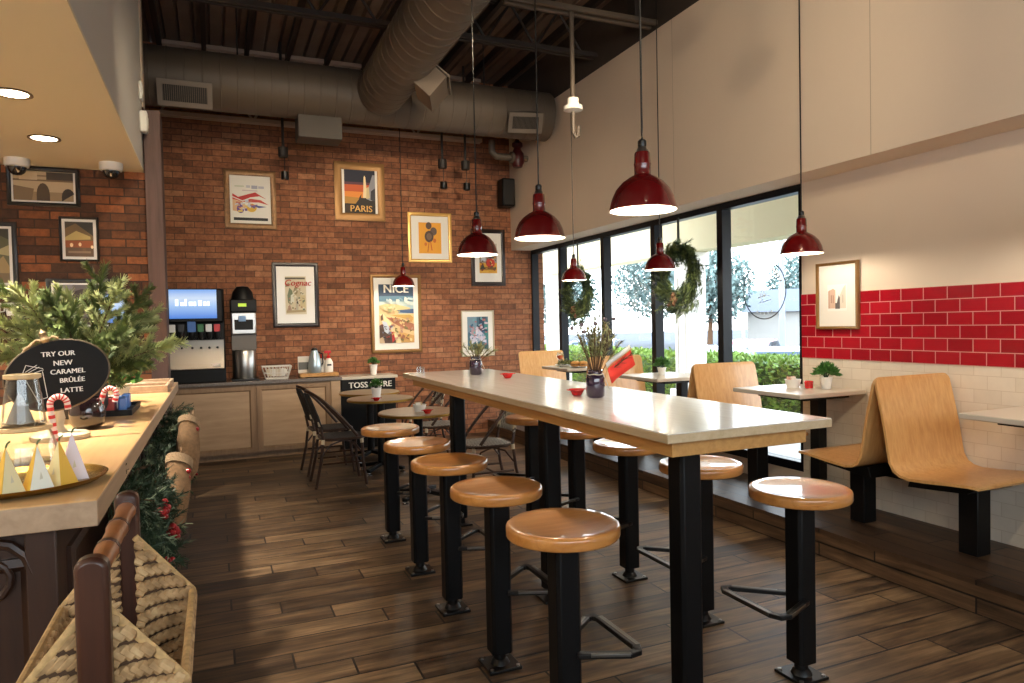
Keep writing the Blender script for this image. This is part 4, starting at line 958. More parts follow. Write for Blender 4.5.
for k, (y, lab) in enumerate(((5.55, 'shallow wooden tray near the far end of the counter, nearer of two'), (5.98, 'shallow wooden tray at the very end of the counter'))):
    t = thing('wooden_tray', lab, 'tray', at_counter(-.47, y), 0, 'wooden trays at the counter end')
    MB().box(-.16, .16, -.17, .17, 0, .015).build('tray_base', M_counteredge, t, bevel=.003)
    for x in (-.15, .15): MB().box(x-.01, x+.01, -.17, .17, .015, .05).build('tray_side', M_counteredge, t, bevel=.003)
    for y2 in (-.16, .16): MB().box(-.14, .14, y2-.01, y2+.01, .015, .05).build('tray_end', M_counteredge, t, bevel=.003)

# ------------------------------------------------------------------ plants
def potted(label, loc, pot=.05, ph=.1, r=.1, n=130, ln=.05, cat='potted plant', name='potted_plant', potmat=None, group='small potted plants', lm=None):
    t = thing(name, label, cat, loc, 0, group); r_ = random.Random(len(label))
    p = MB().shell([(.001, .003), (pot*.72, 0), (pot, ph*.95), (pot*1.06, ph*.95), (pot*1.06, ph), (pot*.92, ph), (pot*.9, ph*.8), (.001, ph*.8)], n=24).build('pot', potmat or M_white, t, angle=40)
    MB().lathe([(.001, ph*.8), (pot*.88, ph*.8), (pot*.88, ph*.85), (.001, ph*.87)], n=18).build('soil', C(50, 38, 30), p)
    m = MB(); st = MB()
    for k in range(12):
        a = r_.random()*2*PI; q = Vector((r*.6*math.cos(a), r*.6*math.sin(a), ph+r*r_.uniform(.3, .9))); st.tube([(0, 0, ph*.8), q*.5+Vector((0, 0, ph*.5)), q], .0025, 5)
    for k in range(n):
        a = r_.random()*2*PI; b_ = r_.uniform(.05, 1)*PI/2; rr = r*r_.uniform(.45, 1)
        d = Vector((math.cos(a)*math.cos(b_), math.sin(a)*math.cos(b_), math.sin(b_)*.95))
        leaf(m, Vector((0, 0, ph+r*.1))+d*rr*.75, d+Vector((r_.uniform(-.6, .6), r_.uniform(-.6, .6), r_.uniform(-.3, .4))), ln, ln*.5, r_)
    m.build('foliage', lm or M_leaf, t, smooth=None); st.build('stems', M_firdark, t)
potted('leafy green plant in a white pot on the booth table below red tiles', (3.98, 3.66, .986), .042, .085, .09, 220, .05)
potted('small green plant in a white pot on the booth table before the white column', (3.8, 5.38, .986), .04, .075, .085, 160, .045)
potted('small plant in a white tapered pot on the round bistro table', (1.48, 6.97, .758), .05, .12, .085, 160, .04)
potted('small plant in a white pot on the black waste cabinet', (1.83, 8.75, .886), .05, .13, .08, 130, .045)
potted('bright green herb in a pale pot on the counter behind the treats', at_counter(-.55, 4.78), .07, .1, .15, 260, .055, potmat=C(226, 216, 190))

def vase(label, x, y, flag=False, tall=.2, dense=26):
    t = thing('jar_vase', label, 'vase', (x, y, 1.1405), 0, 'purple jar vases on the communal table'); t.scale = (1.18, 1.18, 1.06); r_ = random.Random(int(y*10))
    b_ = MB().shell([(.001, .004), (.03, .0), (.037, .008), (.038, .085), (.033, .1), (.029, .104), (.029, .12), (.031, .122), (.026, .122), (.026, .104), (.034, .085), (.033, .01), (.001, .008)], n=26).build('glass_body', mat('purple_glass', S(44, 26, 52), .1, coat=.6, spec=.6), t, angle=50)
    MB().tube([(.033*math.cos(a), .033*math.sin(a), .104+.002*math.sin(5*a)) for a in [2*PI*k/20 for k in range(20)]], .0025, 6, closed=True).tube([(.02, -.03, .103), (.03, -.036, .07), (.045, -.03, .04)], .0018, 5).build('twine', C(206, 196, 176), b_)
    stems = MB(); nd = MB()
    for k in range(dense):
        a = r_.random()*2*PI; sp_ = r_.uniform(.02, .13) if k > 4 else r_.uniform(.0, .05); L = r_.uniform(.6, 1)*tall*(1.25 if k < 4 else 1)
        tip = Vector((math.cos(a)*sp_*1.0, math.sin(a)*sp_, .1+L)); pts = [(0, 0, .06), tip*.5+Vector((0, 0, .04)), tip]
        stems.tube(pts, .0018, 5)
        needles(nd, pts[1:], 34, .028, .004, r_, .8)
    stems.build('stems', M_twig, t); nd.build('sprigs', mat('olive_sprig', S(138, 138, 92), .7, var=.35, vscale=30), t, smooth=None)
    fl = MB()
    for k in range(7):
        a = r_.random()*2*PI; rr = r_.uniform(.03, .1)
        fl.sphere((rr*math.cos(a), rr*math.sin(a), .1+tall*r_.uniform(.7, 1.15)), .009, 8, 6)
    if flag: fl.build('seed_heads', C(96, 84, 92), t)
    if flag:
        pass
    return t
vase('purple jar vase of dried sprigs with the red flag, middle of the long table', XT-.0, 2.87, True, .25, 30)
vase('purple jar vase of green sprigs at the far end of the long table', 1.69, 4.62, False, .1, 18)
t = thing('paper_flag', 'small red and white paper flag tucked into the near jar vase', 'flag', (XT, 2.87, 1.2), 0)
M_flagred = mat('flag_red', S(236, 62, 48), .7)
def FL(u, v): # flag surface: u along the long edge, v from the lower edge up to the stick
    o = Vector((.06, -.05, .005)); U = Vector((.118, -.012, .085)); V = Vector((-.024, .0, .074)); q = o+U*u+V*v; q.y += .008*math.sin(u*5); return q
def flagpatch(name, v0, v1, m, off=0):
    g = MB(); vs = []; n = 8
    for k in range(n+1):
        for v in (v0, v1): vs.append(FL(k/n, v)+Vector((0, off, 0)))
    g.add(vs, [(2*k, 2*k+2, 2*k+3, 2*k+1) for k in range(n)])
    o = g.build(name, m, t); sm = o.modifiers.new('thickness', 'SOLIDIFY'); sm.thickness = .0015
flagpatch('red_field', 0, 1, M_flagred); flagpatch('white_band', 1, 1.3, M_white)
MB().tube([(.0, .0, -.12), FL(0, 1.0)+Vector((0, -.003, 0)), FL(1.04, 1.0)+Vector((0, -.003, 0))], .0022, 6).build('stick', M_apron, t)
g = MB(); r_ = random.Random(5)
g.tube([FL(.25, .75)+Vector((0, -.008, 0)), FL(.95, .8)+Vector((0, -.012, 0))], .002, 5)
needles(g, [FL(.25, .75)+Vector((0, -.008, 0)), FL(.95, .8)+Vector((0, -.012, 0))], 50, .03, .003, r_, .8)
tag(g.build('dried_sprig', M_twig, None, smooth=None, loc=(XT, 2.87, 1.2)), 'loose dried sprig hanging across the red flag', 'sprig')
def dish(label, loc):
    t = thing('red_dish', label, 'dish', loc, 0, 'small red glass dishes')
    MB().lathe([(.001, 0), (.02, 0), (.024, .004), (.036, .024), (.042, .028), (.04, .031), (.032, .024), (.02, .008), (.001, .007)], n=24).build('bowl', M_bowlred, t, angle=50)
    for s_ in (-1, 1): MB().box(s_*.044-.008, s_*.044+.008, -.012, .012, .026, .031).build('handle', M_bowlred, t, bevel=.003)
dish('red dish beside the near jar vase on the long table', (1.62, 3.0, 1.1405))
dish('red dish toward the far end of the long table, by the far vase', (1.757, 4.2, 1.1405))
dish('red dish at the foot of the potted plant on the round table', (1.455, 6.86, .758))
dish('red dish beside the white bowl on the nearest round table', (1.62, 5.63, .758))
t = thing('clear_tumbler', 'small clear glass lying at the far left corner of the long table', 'glass', (1.4, 5.02, 1.1405))
MB().shell([(.001, .003), (.026, 0), (.03, .05), (.028, .05), (.024, .006), (.001, .006)], n=22).build('glass', M_jar, t)
def caddy(label, loc, col, n=9):
    t = thing('packet_bowl', label, 'bowl', loc, 0, 'white bowls of packets')
    MB().shell([(.001, .004), (.042, 0), (.058, .06), (.055, .06), (.04, .006), (.001, .008)], n=26).build('bowl', M_white, t)
    for k in range(n):
        r0_ = random.Random(k+n)
        w = MB().box(-.02, .02, -.005, .005, 0, .052); w.xf(Matrix.Rotation(r0_.uniform(-.5, .5), 4, 'Y') @ Matrix.Rotation(r0_.uniform(-.4, .4), 4, 'X'))
        o = w.build('sugar_packet', C(*r0_.choice(col)), None, loc=(loc[0]+r0_.uniform(-.022, .022), loc[1]+r0_.uniform(-.022, .022), loc[2]+.026))
        tag(o, 'sugar packet standing in the %s' % ('bowl on the round table' if loc[2] < .8 else 'bowl on the booth table'), 'packet', 'packets in bowl %.2f' % loc[2] if False else ('packets on the round table' if loc[2] < .8 else 'packets on the booth table'))
caddy('white bowl of sugar packets on the nearest round table', (1.6, 5.8, .758), [(236, 232, 222), (240, 238, 230), (210, 190, 150)])
caddy('white bowl of pinkish packets on the booth table by the plant', (3.88, 3.87, .986), [(226, 190, 170), (236, 226, 214), (216, 170, 150)])
t = thing('red_candle', 'small red glass candle between bowl and plant on the booth table', 'candle', (3.93, 3.77, .986))
MB().lathe([(.001, 0), (.028, 0), (.032, .05), (.028, .052), (.026, .02), (.001, .018)], n=20).build('cup', M_bowlred, t)
MB().lathe([(.001, .018), (.025, .018), (.025, .034), (.001, .036)], n=16).build('wax', M_white, t)
# food on the far booth table
M_bread = mat('bread_crust', S(206, 150, 82), .7, var=.2, vscale=40)
for (x, y, lab) in ((3.75, 7.22, 'white plate of salad on the far booth table, left of the sandwich'), (3.75, 6.88, 'white plate with sandwich on the far booth table')):
    t = thing('dinner_plate', lab, 'plate', (x, y, .986), 0, 'plates on the far booth table')
    MB().lathe([(.001, 0), (.07, 0), (.12, .014), (.122, .017), (.075, .006), (.001, .005)], n=32).build('plate', M_white, t)
t = MB(); r_ = random.Random(8)
for k in range(120): leaf(t, (r_.gauss(0, .04), r_.gauss(0, .04), .01+abs(r_.gauss(0, .02))), (r_.uniform(-1, 1), r_.uniform(-1, 1), r_.uniform(0, 1)), .04, .025, r_)
tag(t.build('salad', [mat('salad_mix', S(92, 96, 50), .6, var=.4, vscale=40)], None, smooth=None, loc=(3.75, 7.22, .993)), 'mixed salad leaves heaped on the left food plate', 'salad', kind='stuff')
for k, (dx, dy, rz) in enumerate(((-.035, .03, .3), (.035, -.03, .5))):
    t = thing('sandwich_half', 'half a toasted sandwich on the right food plate', 'sandwich', (3.75+dx, 6.88+dy, .993), rz, 'sandwich halves')
    MB().sphere((0, 0, .018), .05, 16, 8, .35).build('bottom_bread', M_bread, t)
    MB().lathe([(.001, .02), (.052, .02), (.052, .034), (.001, .034)], n=14).build('filling', C(150, 110, 60), t)
    MB().sphere((0, 0, .045), .052, 16, 8, .45).build('top_bread', M_bread, t)
t = thing('drink_glass', 'stemmed glass with an orange drink on the far booth table', 'glass', (3.6, 7.05, .986))
MB().shell([(.03, 0), (.03, .003), (.005, .008), (.004, .07), (.02, .085), (.038, .12), (.036, .17), (.034, .17), (.036, .12), (.018, .088), (.001, .086)], n=24).build('glass', M_jar, t)
MB().lathe([(.001, .09), (.019, .092), (.034, .118), (.034, .135), (.001, .135)], n=20).build('drink', C(226, 92, 50, rough=.2), t)
t = thing('dark_bottle', 'small dark round-bodied bottle with pale top on the far booth table', 'bottle', (3.95, 6.85, .986))
MB().lathe([(.001, 0), (.035, 0), (.04, .03), (.04, .12), (.02, .16), (.001, .16)], n=20).build('body', C(34, 24, 40, rough=.2), t)
MB().lathe([(.02, .158), (.024, .17), (.022, .2), (.001, .205)], n=16).build('cap', M_offwhite, t)
# ------------------------------------------------------------------ fir arrangement on the counter
t = thing('fir_arrangement', 'large arrangement of fir branches in a dark pot behind the chalkboard sign', 'fir branches', at_counter(-.62, 4.08))
MB().lathe([(.001, 0), (.085, 0), (.11, .06), (.11, .16), (.1, .17), (.09, .16), (.001, .14)], n=28).build('pot', C(40, 34, 32), t)
tips = [(-.8, 3.6, 1.7), (-.86, 3.6, 1.57), (-.694, 3.7, 1.68), (-.638, 3.9, 1.694), (-.472, 3.8, 1.81), (-.382, 3.6, 1.73), (-.281, 3.8, 1.707), (-.247, 3.9, 1.613), (-.14, 3.55, 1.44), (-.277, 3.6, 1.34), (-.88, 3.6, 1.42), (-.8, 3.55, 1.3), (-.5, 3.45, 1.42), (-.62, 3.6, 1.6), (-.36, 3.45, 1.5), (-.95, 4.0, 1.75), (-.55, 4.4, 1.75), (-.8, 4.3, 1.7), (-.3, 4.25, 1.55), (-.44, 3.42, 1.33), (-.7, 3.5, 1.42), (-.3, 4.0, 1.42)]
for k, tip in enumerate(tips):
    r_ = random.Random(k+40); base = Vector((0, 0, .13)); tip = (tip[0]*1.05, tip[1]*1.0+.22, 1.5+(tip[2]-1.5)*1.06); tv = Vector(tip)-Vector((-.62, 4.08, ZT)); m = MB(); nd = MB()
    mid = base.lerp(tv, .5)+Vector((0, 0, .05)); pts = [base, base.lerp(mid, .5)+Vector((0, 0, .02)), mid, mid.lerp(tv, .5)+Vector((0, 0, .012)), tv]
    m.tube(pts, [.006, .005, .0045, .0035, .002], 6); needles(nd, pts[1:], 420, .042, .0062, r_, .7)
    for s_ in range(8):
        f = .28+.075*s_; i = min(3, int(f*4)); p = Vector(pts[i]).lerp(Vector(pts[i+1]), f*4-i); d = (tv-base).normalized()
        o = d.orthogonal().normalized(); o = Matrix.Rotation(PI*s_+r_.uniform(-.5, .5), 3, d) @ o
        e = p+(d*.8+o*.7).normalized()*r_.uniform(.1, .16)*(1.1-f*.4); m.tube([p, e], .0022, 5); needles(nd, [p, e], 150, .034, .0058, r_, .7)
    b_ = nd.build('fir_branch', M_firlight if k in (0, 1, 3, 8, 10, 11, 7, 5) else M_fir, t, smooth=None); m.build('twig', M_twig, b_)

# menu tablet, cups on shelf
t = thing('order_tablet', 'lit blue order screen on a stand behind the fir branches', 'screen', (-.63, 5.3, ZT), math.radians(8))
MB().box(-.06, .06, -.07, .07, 0, .015).box(-.015, .015, 0, .02, .015, .52).build('stand', M_blackmetal, t, bevel=.003)
m = MB().box(-.088, .088, -.012, .0, -.1, .1); R = Matrix.Translation((0, -.005, .58)) @ Matrix.Rotation(.12, 4, 'Y'); m.xf(R); m.build('housing', M_black, t, bevel=.006)
m = MB().box(-.08, .08, -.0145, -.011, -.092, .092); m.xf(R); m.build('lit_screen', M_screen, t, smooth=None)
t = thing('wall_shelf', 'small dark shelf on the dark brick stub at the left edge', 'shelf', (-1.52, 6.6, 1.64))
MB().box(-.35, .12, -.1, .099, -.03, 0).build('board', M_darkwood, t, bevel=.003)
for x in (-.3, .05): MB().box(x-.01, x+.01, -.02, .098, -.12, -.03).build('bracket', M_blackmetal, t)
for k in range(4):
    tt = thing('white_cup', 'white cup in the row on the small wall shelf', 'cup', (-1.76+.1*k, 6.56, 1.641), 0, 'white cups on the wall shelf')
    MB().shell([(.001, .003), (.028, 0), (.042, .1), (.039, .1), (.026, .006), (.001, .006)], n=22).build('body', M_white, tt)
    MB().tube([(.036, 0, .08), (.06, 0, .07), (.055, 0, .035), (.031, 0, .03)], .005, 6).build('handle', M_white, tt)

# ------------------------------------------------------------------ garland down the counter front
t = thing('fir_garland', 'fir garland with berries hung along the front of the ordering counter', 'garland', (-.3, 4.2, .55))
r_ = random.Random(12); g = MB(); pale = MB()
P = []
for k in range(30):
    y = -1.5+k*.115; sag = .16*abs(math.sin(k*.42)); P.append(Vector((-.02+.03*math.sin(k*1.7), y, .36-sag)))
g2 = MB(); g2.tube(P, .009, 6)
for k in range(620):
    p = r_.choice(P)+Vector((r_.uniform(-.03, .06), r_.uniform(-.06, .06), r_.uniform(-.05, .05)))
    d = Vector((r_.uniform(-.1, .6), r_.uniform(-1, 1), r_.uniform(-1.2, .5))).normalized(); e = p+d*r_.uniform(.06, .12)
    if e.x < -.06: continue
    (g2 if k % 4 == 0 else g).tube([p, e], .002, 4); needles(pale if k % 5 == 0 else g, [p, e], 26, .03, .005, r_, .7)
# thicker swag that falls to the floor near the stools' end
for (yc, zb, n_) in ((-1.2, .55, 420), (1.2, .35, 300)):
    for k in range(n_):
        z = .36-r_.random()*(.75-zb*.8); w = .06+.03*math.sin((z+.5)*3)
        p = Vector((-.0+r_.random()*w*1.2, yc+r_.gauss(0, w*3), z)); d = Vector((r_.uniform(0, .6), r_.uniform(-1, 1), r_.uniform(-1.4, .3))).normalized(); e = p+d*r_.uniform(.06, .11); e.z = max(e.z, -.53)
        g.tube([p, e], .002, 4); needles(pale if k % 5 == 0 else g, [p, e], 26, .03, .005, r_, .7)
g.build('dark_foliage', M_firdark, t, smooth=None); pale.build('pale_foliage', mat('frosted_fir', S(128, 142, 110), .7, var=.3, vscale=20), t, smooth=None); g2.build('garland_stem', M_twig, t)
for (x, y, z) in ((.12, -1.42, .3), (.13, -1.3, .2), (.12, -1.5, .14), (.12, .35, .1), (.13, 1.0, .0), (.14, 1.2, -.05), (.12, -.7, .2)):
    b_ = MB()
    for k in range(9): b_.sphere((x+r_.gauss(0, .01), y+r_.gauss(0, .013), z+r_.gauss(0, .012)), .012, 8, 6)
    b_.build('berry_cluster', mat('berry_red', S(150, 22, 28), .3) if 'berry_red' not in bpy.data.materials else bpy.data.materials['berry_red'], t)
M_burlap = mat('burlap', S(132, 100, 68), .9, var=.2, vscale=60, bump=.5, bscale=200)
def burlap(label, loc, rot, L=.26, r=.055):
    t = thing('burlap_stocking', label, 'ornament', loc, 0, 'burlap ornaments on the garland'); t.rotation_euler = rot
    MB().tube([(0, 0, 0), (0, 0, -L*.45), (0, .01, -L*.7), (0, .05, -L*.92), (0, .11, -L)], [r*.8, r, r*.95, r*.85, r*.35], 16, flat=.7).build('body', M_burlap, t)
    MB().tube([(0, 0, .015), (0, 0, -.03)], r*.95, 16, flat=.75).build('cuff', mat('fur_cuff', S(150, 124, 94), .95, bump=.6, bscale=90), t)
    MB().tube([(0, 0, .01), (0, -.02, .05), (0, 0, .08), (0, .02, .05), (0, 0, .01)], .004, 6).build('hanging_loop', M_burlap, t)
    for k in range(3): MB().sphere((.042, -.02+.02*k, -.06-.02*k), .013, 8, 6).build('berry', bpy.data.materials['berry_red'], t)
burlap('burlap stocking ornament nearest the camera on the counter garland', (-.165, 3.5, .9), (-.75, .12, 0), .3, .07)
burlap('burlap stocking ornament farther along the counter garland, tilted', (-.155, 4.5, .95), (-.85, .12, .1), .34, .075)
burlap('burlap stocking ornament at the far end of the counter garland', (-.17, 5.4, .85), (-.3, .2, 0))
tag(MB().box(-.014, .014, -.014, .014, 0, .84).build('white_stake', M_offwhite, None, bevel=.004, loc=(-.25, 3.57, 0)), 'thin white upright stake in front of the counter garland', 'stake')

# ------------------------------------------------------------------ woven carrier at the near corner
M_seagrass, nt, b = base_mat('woven_seagrass')
tc = N(nt, 'ShaderNodeTexCoord'); sx = N(nt, 'ShaderNodeSeparateXYZ'); nt.links.new(tc.outputs['Generated'], sx.inputs[0])
b.inputs['Roughness'].default_value = .75
nz = N(nt, 'ShaderNodeTexNoise', Scale=38.0, Detail=3.0); nt.links.new(tc.outputs['Object'], nz.inputs['Vector'])
nt.links.new(ramp(nt, nz.outputs['Fac'], [(.25, S(116, 88, 54)), (.5, S(172, 136, 92)), (.78, S(212, 180, 132))]), b.inputs['Base Color'])
M_weavecore = mat('weave_core', S(70, 48, 28), .9)
t = thing('woven_carrier', 'double-ended woven seagrass carrier with wooden uprights and a bamboo bar', 'basket', (-.147, 1.17, .0))
M_post = wood('upright_wood', S(36, 19, 12), S(78, 42, 26), .35, axis=2, scale=3, stretch=10, coat=.3)
def upright(y, w):
    pl = [(-w, 0), (-w, 1.212)]+[(-w*math.cos(PI*k/8), 1.212+w*.75*math.sin(PI*k/8)) for k in range(1, 8)]+[(w, 1.212), (w, 0)]
    MB().prism(pl, lambda a, z, d: (a, d, z), y-.014, y+.014).build('upright', M_post, t, bevel=.006)
    MB().box(-.12, .12, y-.014, y+.014, 0, .045).build('foot', M_post, t, bevel=.004)
upright(-.185, .0185); upright(.185, .0185)
bm_ = MB(); bp_ = [(0, -.172, 1.195), (0, .172, 1.195)]
bm_.tube([(0, -.172+.344*k/12, 1.195) for k in range(13)], [.0135 if k % 4 else .0165 for k in range(13)], 12); hb = bm_.build('bamboo_bar', mat('bamboo', S(150, 92, 48), .35, var=.25, vscale=30), t)
for k in (0, 4, 8, 12): y = -.172+.344*k/12; MB().tube([(0, y-.006, 1.195), (0, y+.006, 1.195)], .0165, 12).build('bamboo_node', M_post, hb)
# woven panels: each a field of plump strands laid in offset rows
def weave_panel(name, A, B, Cc, D, rows, cols, both=True):
    """A-B along the bottom, D-C along the top"""
    A, B, Cc, D = map(Vector, (A, B, Cc, D)); m = MB(); n = (B-A).cross(D-A).normalized()
    m.mat(1).add([q-n*.002 for q in (A, B, Cc, D)]+[q+n*.002 for q in (A, B, Cc, D)], [(0, 1, 2, 3), (7, 6, 5, 4), (0, 4, 5, 1), (1, 5, 6, 2), (2, 6, 7, 3), (3, 7, 4, 0)]).mat(0)
    for r in range(rows):
        for c in range(cols+1):
            u0 = (c-(.5 if r % 2 else 0))/cols; u1 = u0+1.08/cols; v = (r+.5)/rows
            u0, u1 = max(0, u0), min(1, u1)
            if u1-u0 < .25/cols: continue
            def pt(u, v_): return A.lerp(B, u).lerp(D.lerp(Cc, u), v_)
            q = [pt(u0, v-.35/rows), pt(u0*.72+u1*.28, v-.12/rows), pt(u0*.28+u1*.72, v+.12/rows), pt(u1, v+.35/rows)]
            h = (pt(.5, 1)-pt(.5, 0)).length/rows
            m.tube([q[0]-n*.003, q[1]+n*.003, q[2]+n*.003, q[3]-n*.003], [h*.16, h*.66, h*.66, h*.16], 8)
    return m
zt, zr, zb = 1.15, 1.045, .74    # rim height at the uprights, at the outer corners, and base
def pl_(y, s): return (0.0+s*.012, y, zb), (s*.055, y, zb), (s*.097, y, zr), (s*.012, y, zt)
pm = None
for s in (-1, 1):
    for y in (-.165, .165):
        A, B, Cc, D = pl_(y, s)
        m = weave_panel('end', A, B, Cc, D, 30, 4); m.build('woven_end', [M_seagrass, M_weavecore], t)
    m = weave_panel('side', (s*.055, -.165, zb), (s*.055, .165, zb), (s*.097, .165, zr), (s*.097, -.165, zr), 28, 13); m.build('woven_side', [M_seagrass, M_weavecore], t)
    rim = MB().tube([(s*.012, -.165, zt), (s*.098, -.167, zr), (s*.098, .167, zr), (s*.012, .165, zt)], .006, 8); rim.build('braided_rim', mat('rim_braid', S(186, 150, 98), .7, var=.25, vscale=90) if 'rim_braid' not in bpy.data.materials else bpy.data.materials['rim_braid'], t)
MB().box(-.055, .055, -.165, .165, zb-.008, zb).build('woven_base', M_seagrass, t)

# ------------------------------------------------------------------ wreaths and window marks
def wreath(label, y, z, R, r):
    t = thing('fir_wreath', label, 'wreath', (XL-.06, y, z), 0, 'fir wreaths hung on the windows'); r_ = random.Random(int(y*7))
    g = MB(); g2 = MB(); ring = MB()
    ring.tube([(0, R*math.cos(2*PI*k/40), R*math.sin(2*PI*k/40)) for k in range(40)], .014, 6, closed=True)
    for k in range(760):
        a = r_.random()*2*PI; rr = R+r_.gauss(0, r*(.36-.14*math.sin(a))); p = Vector((r_.uniform(-.05, .03), rr*math.cos(a), rr*math.sin(a)))
        tan = Vector((r_.uniform(-.5, .2), -math.sin(a), math.cos(a))); out = Vector((0, math.cos(a), math.sin(a)))
        d = (tan*.8+out*r_.uniform(-.7, .9)+Vector((0, 0, -.25))).normalized(); e = p+d*r_.uniform(.06, .12)
        if e.x > .05: e.x = .05
        q = g2 if k % 2 == 0 else g; q.tube([p, e], .002, 4); needles(q, [p, e], 24, .036, .0055, r_, .75)
    ring.build('wreath_ring', M_twig, t); g.build('dark_needles', M_firdark, t, smooth=None); g2.build('green_needles', M_fir, t, smooth=None)
    b_ = MB()
    for k in range(6): b_.lathe([(.001, -.03), (.02, -.015), (.024, 0), (.014, .022), (.001, .03)], (-.06, r_.gauss(0, .05), -R+r_.gauss(0, .03)), 10)
    b_.build('pine_cone', mat('cone_brown', S(104, 72, 50), .8) if 'cone_brown' not in bpy.data.materials else bpy.data.materials['cone_brown'], t)
    MB().box(.0, .012, -.012, .012, R, ZO-.05-z).build('hanging_ribbon', C(60, 66, 56), t)
wreath('larger looking fir wreath on the window beside the nearer red pendant', 5.5, 1.92, .24, .13)
wreath('farther fir wreath on the window behind the far small red pendant', 7.5, 1.87, .24, .12)
M_decal = mat('decal_ink', S(26, 22, 24), .7); M_frost = mat('decal_frost', S(214, 226, 232), .8)
def decal(label, y, faint):
    t = thing('window_logo', label, 'window sign', (XL+.058, y, 1.73), 0, 'round logos on the window panes')
    n = 56; m = MB()
    m.prism_strip([(.236*math.cos(2*PI*k/n), .236*math.sin(2*PI*k/n)) for k in range(n+1)], [(  .245*math.cos(2*PI*k/n), .245*math.sin(2*PI*k/n)) for k in range(n+1)], lambda a, b_, d: (d, a, b_), -.0012, 0)
    m.build('ring', M_frost if faint else M_decal, t, smooth=None)
    m = MB(); r_ = random.Random(3)
    for k in range(15):
        a = math.radians(20+140*k/14)
        if k in (6, 11): continue
        c, s = math.cos(a), math.sin(a)
        m.bar((-.001, -.18*c, .18*s), (-.001, -.208*c, .208*s), .014, .001, (1, 0, 0))
    for k in range(5):
        a = math.radians(-115+50*k/4); m.bar((-.001, .185*math.cos(a), .185*math.sin(a)), (-.001, .205*math.cos(a), .205*math.sin(a)), .012, .001, (1, 0, 0))
    for k in range(26):
        z = -.11+.2*r_.random(); w = (.1-z)*.45; m.bar((-.001, r_.uniform(-w, w), z), (-.001, r_.uniform(-w, w), z+.02), .005, .001, (1, 0, 0))
    m.build('logo_print', M_frost, t, smooth=None)
decal('round dark-ringed logo on the nearest window pane', 4.5, False)
decal('faint round logo on the pane between the two wreaths', 6.42, True)
decal('faint round logo on the farthest window pane, by the brick', 8.45, True)

# ------------------------------------------------------------------ outside
M_asphalt = mat('asphalt', S(76, 80, 86), .9, var=.08, vscale=2)
M_walk = mat('concrete', S(206, 202, 194), .9, var=.05, vscale=3)
struct(MB().mat(0).box(XL+.2, 9.5, -40, 90, -.9, -.12).box(9.5, 110, -40, 110, -1, -.75).mat(1).box(XL+.2, 6.9, -20, 60, -.12, -.02).build('ground', [M_asphalt, M_walk], smooth=None))
M_canopy = mat('canopy_paint', S(216, 222, 224), .8); M_fascia = mat('fascia_paint', S(226, 214, 178), .8)
struct(MB().mat(0).box(XL+.2, 6.6, -12, 26, 2.95, 3.05).mat(1).box(6.25, 6.6, -12, 26, 2.47, 2.95).mat(0).box(XL+.2, 6.25, -12, 26, 2.94, 2.95).build('canopy', [M_canopy, M_fascia], smooth=None))
for y, lab in ((8.36, 'white square porch column seen below the nearer wreath'), (12.7, 'white square porch column seen through the farthest window pane'), (4.1, 'white square porch column beyond the nearest window')):
    t = thing('porch_column', lab, 'column', (6.42, y, -.02), 0, 'white porch columns outside')
    MB().box(-.16, .16, -.16, .16, .5, 2.3).build('shaft', M_offwhite, t, bevel=.01)
    MB().box(-.22, .22, -.22, .22, 0, .5).build('plinth', M_offwhite, t, bevel=.01)
    MB().box(-.2, .2, -.2, .2, 2.3, 2.488).build('capital', M_offwhite, t, bevel=.01)
    MB().ring_frame(.2, 1.5, [(0, 0), (0, .006), (.02, .012), (.02, 0)], lambda a, z, d: (-.16-d, a, z+1.4)).build('recessed_panel', M_offwhite, t)
# hedge of small leaves
M_hedge = mat('hedge_leaf', S(122, 150, 62), .6, var=.35, vscale=6); M_hedgecore = mat('hedge_core', S(64, 86, 40), .9, var=.3, vscale=8)
t = thing('hedge', 'clipped green hedge outside along the windows', 'hedge', (7.4, 9, -.12))
r_ = random.Random(21)
hb = MB(); nx, ny = 5, 70
hb.box(-.34, .4, -6.4, 9, 0, .98).build('hedge_core', M_hedgecore, t, smooth=None)
hm = MB()
for k in range(15000):
    f = r_.random(); y = -6.5+15.5*r_.random()**1.4
    if f < .6: p = Vector((-.36+r_.gauss(0, .03), y, r_.uniform(.02, 1.0))); d = Vector((-1, r_.uniform(-1, 1), r_.uniform(-.4, 1)))
    else: p = Vector((r_.uniform(-.38, .44), y, 1.0+r_.gauss(0, .025))); d = Vector((r_.uniform(-1, 1), r_.uniform(-1, 1), 1))
    leaf(hm, p, d, .075, .045, r_)
hm.build('hedge_leaves', M_hedge, t, smooth=None)
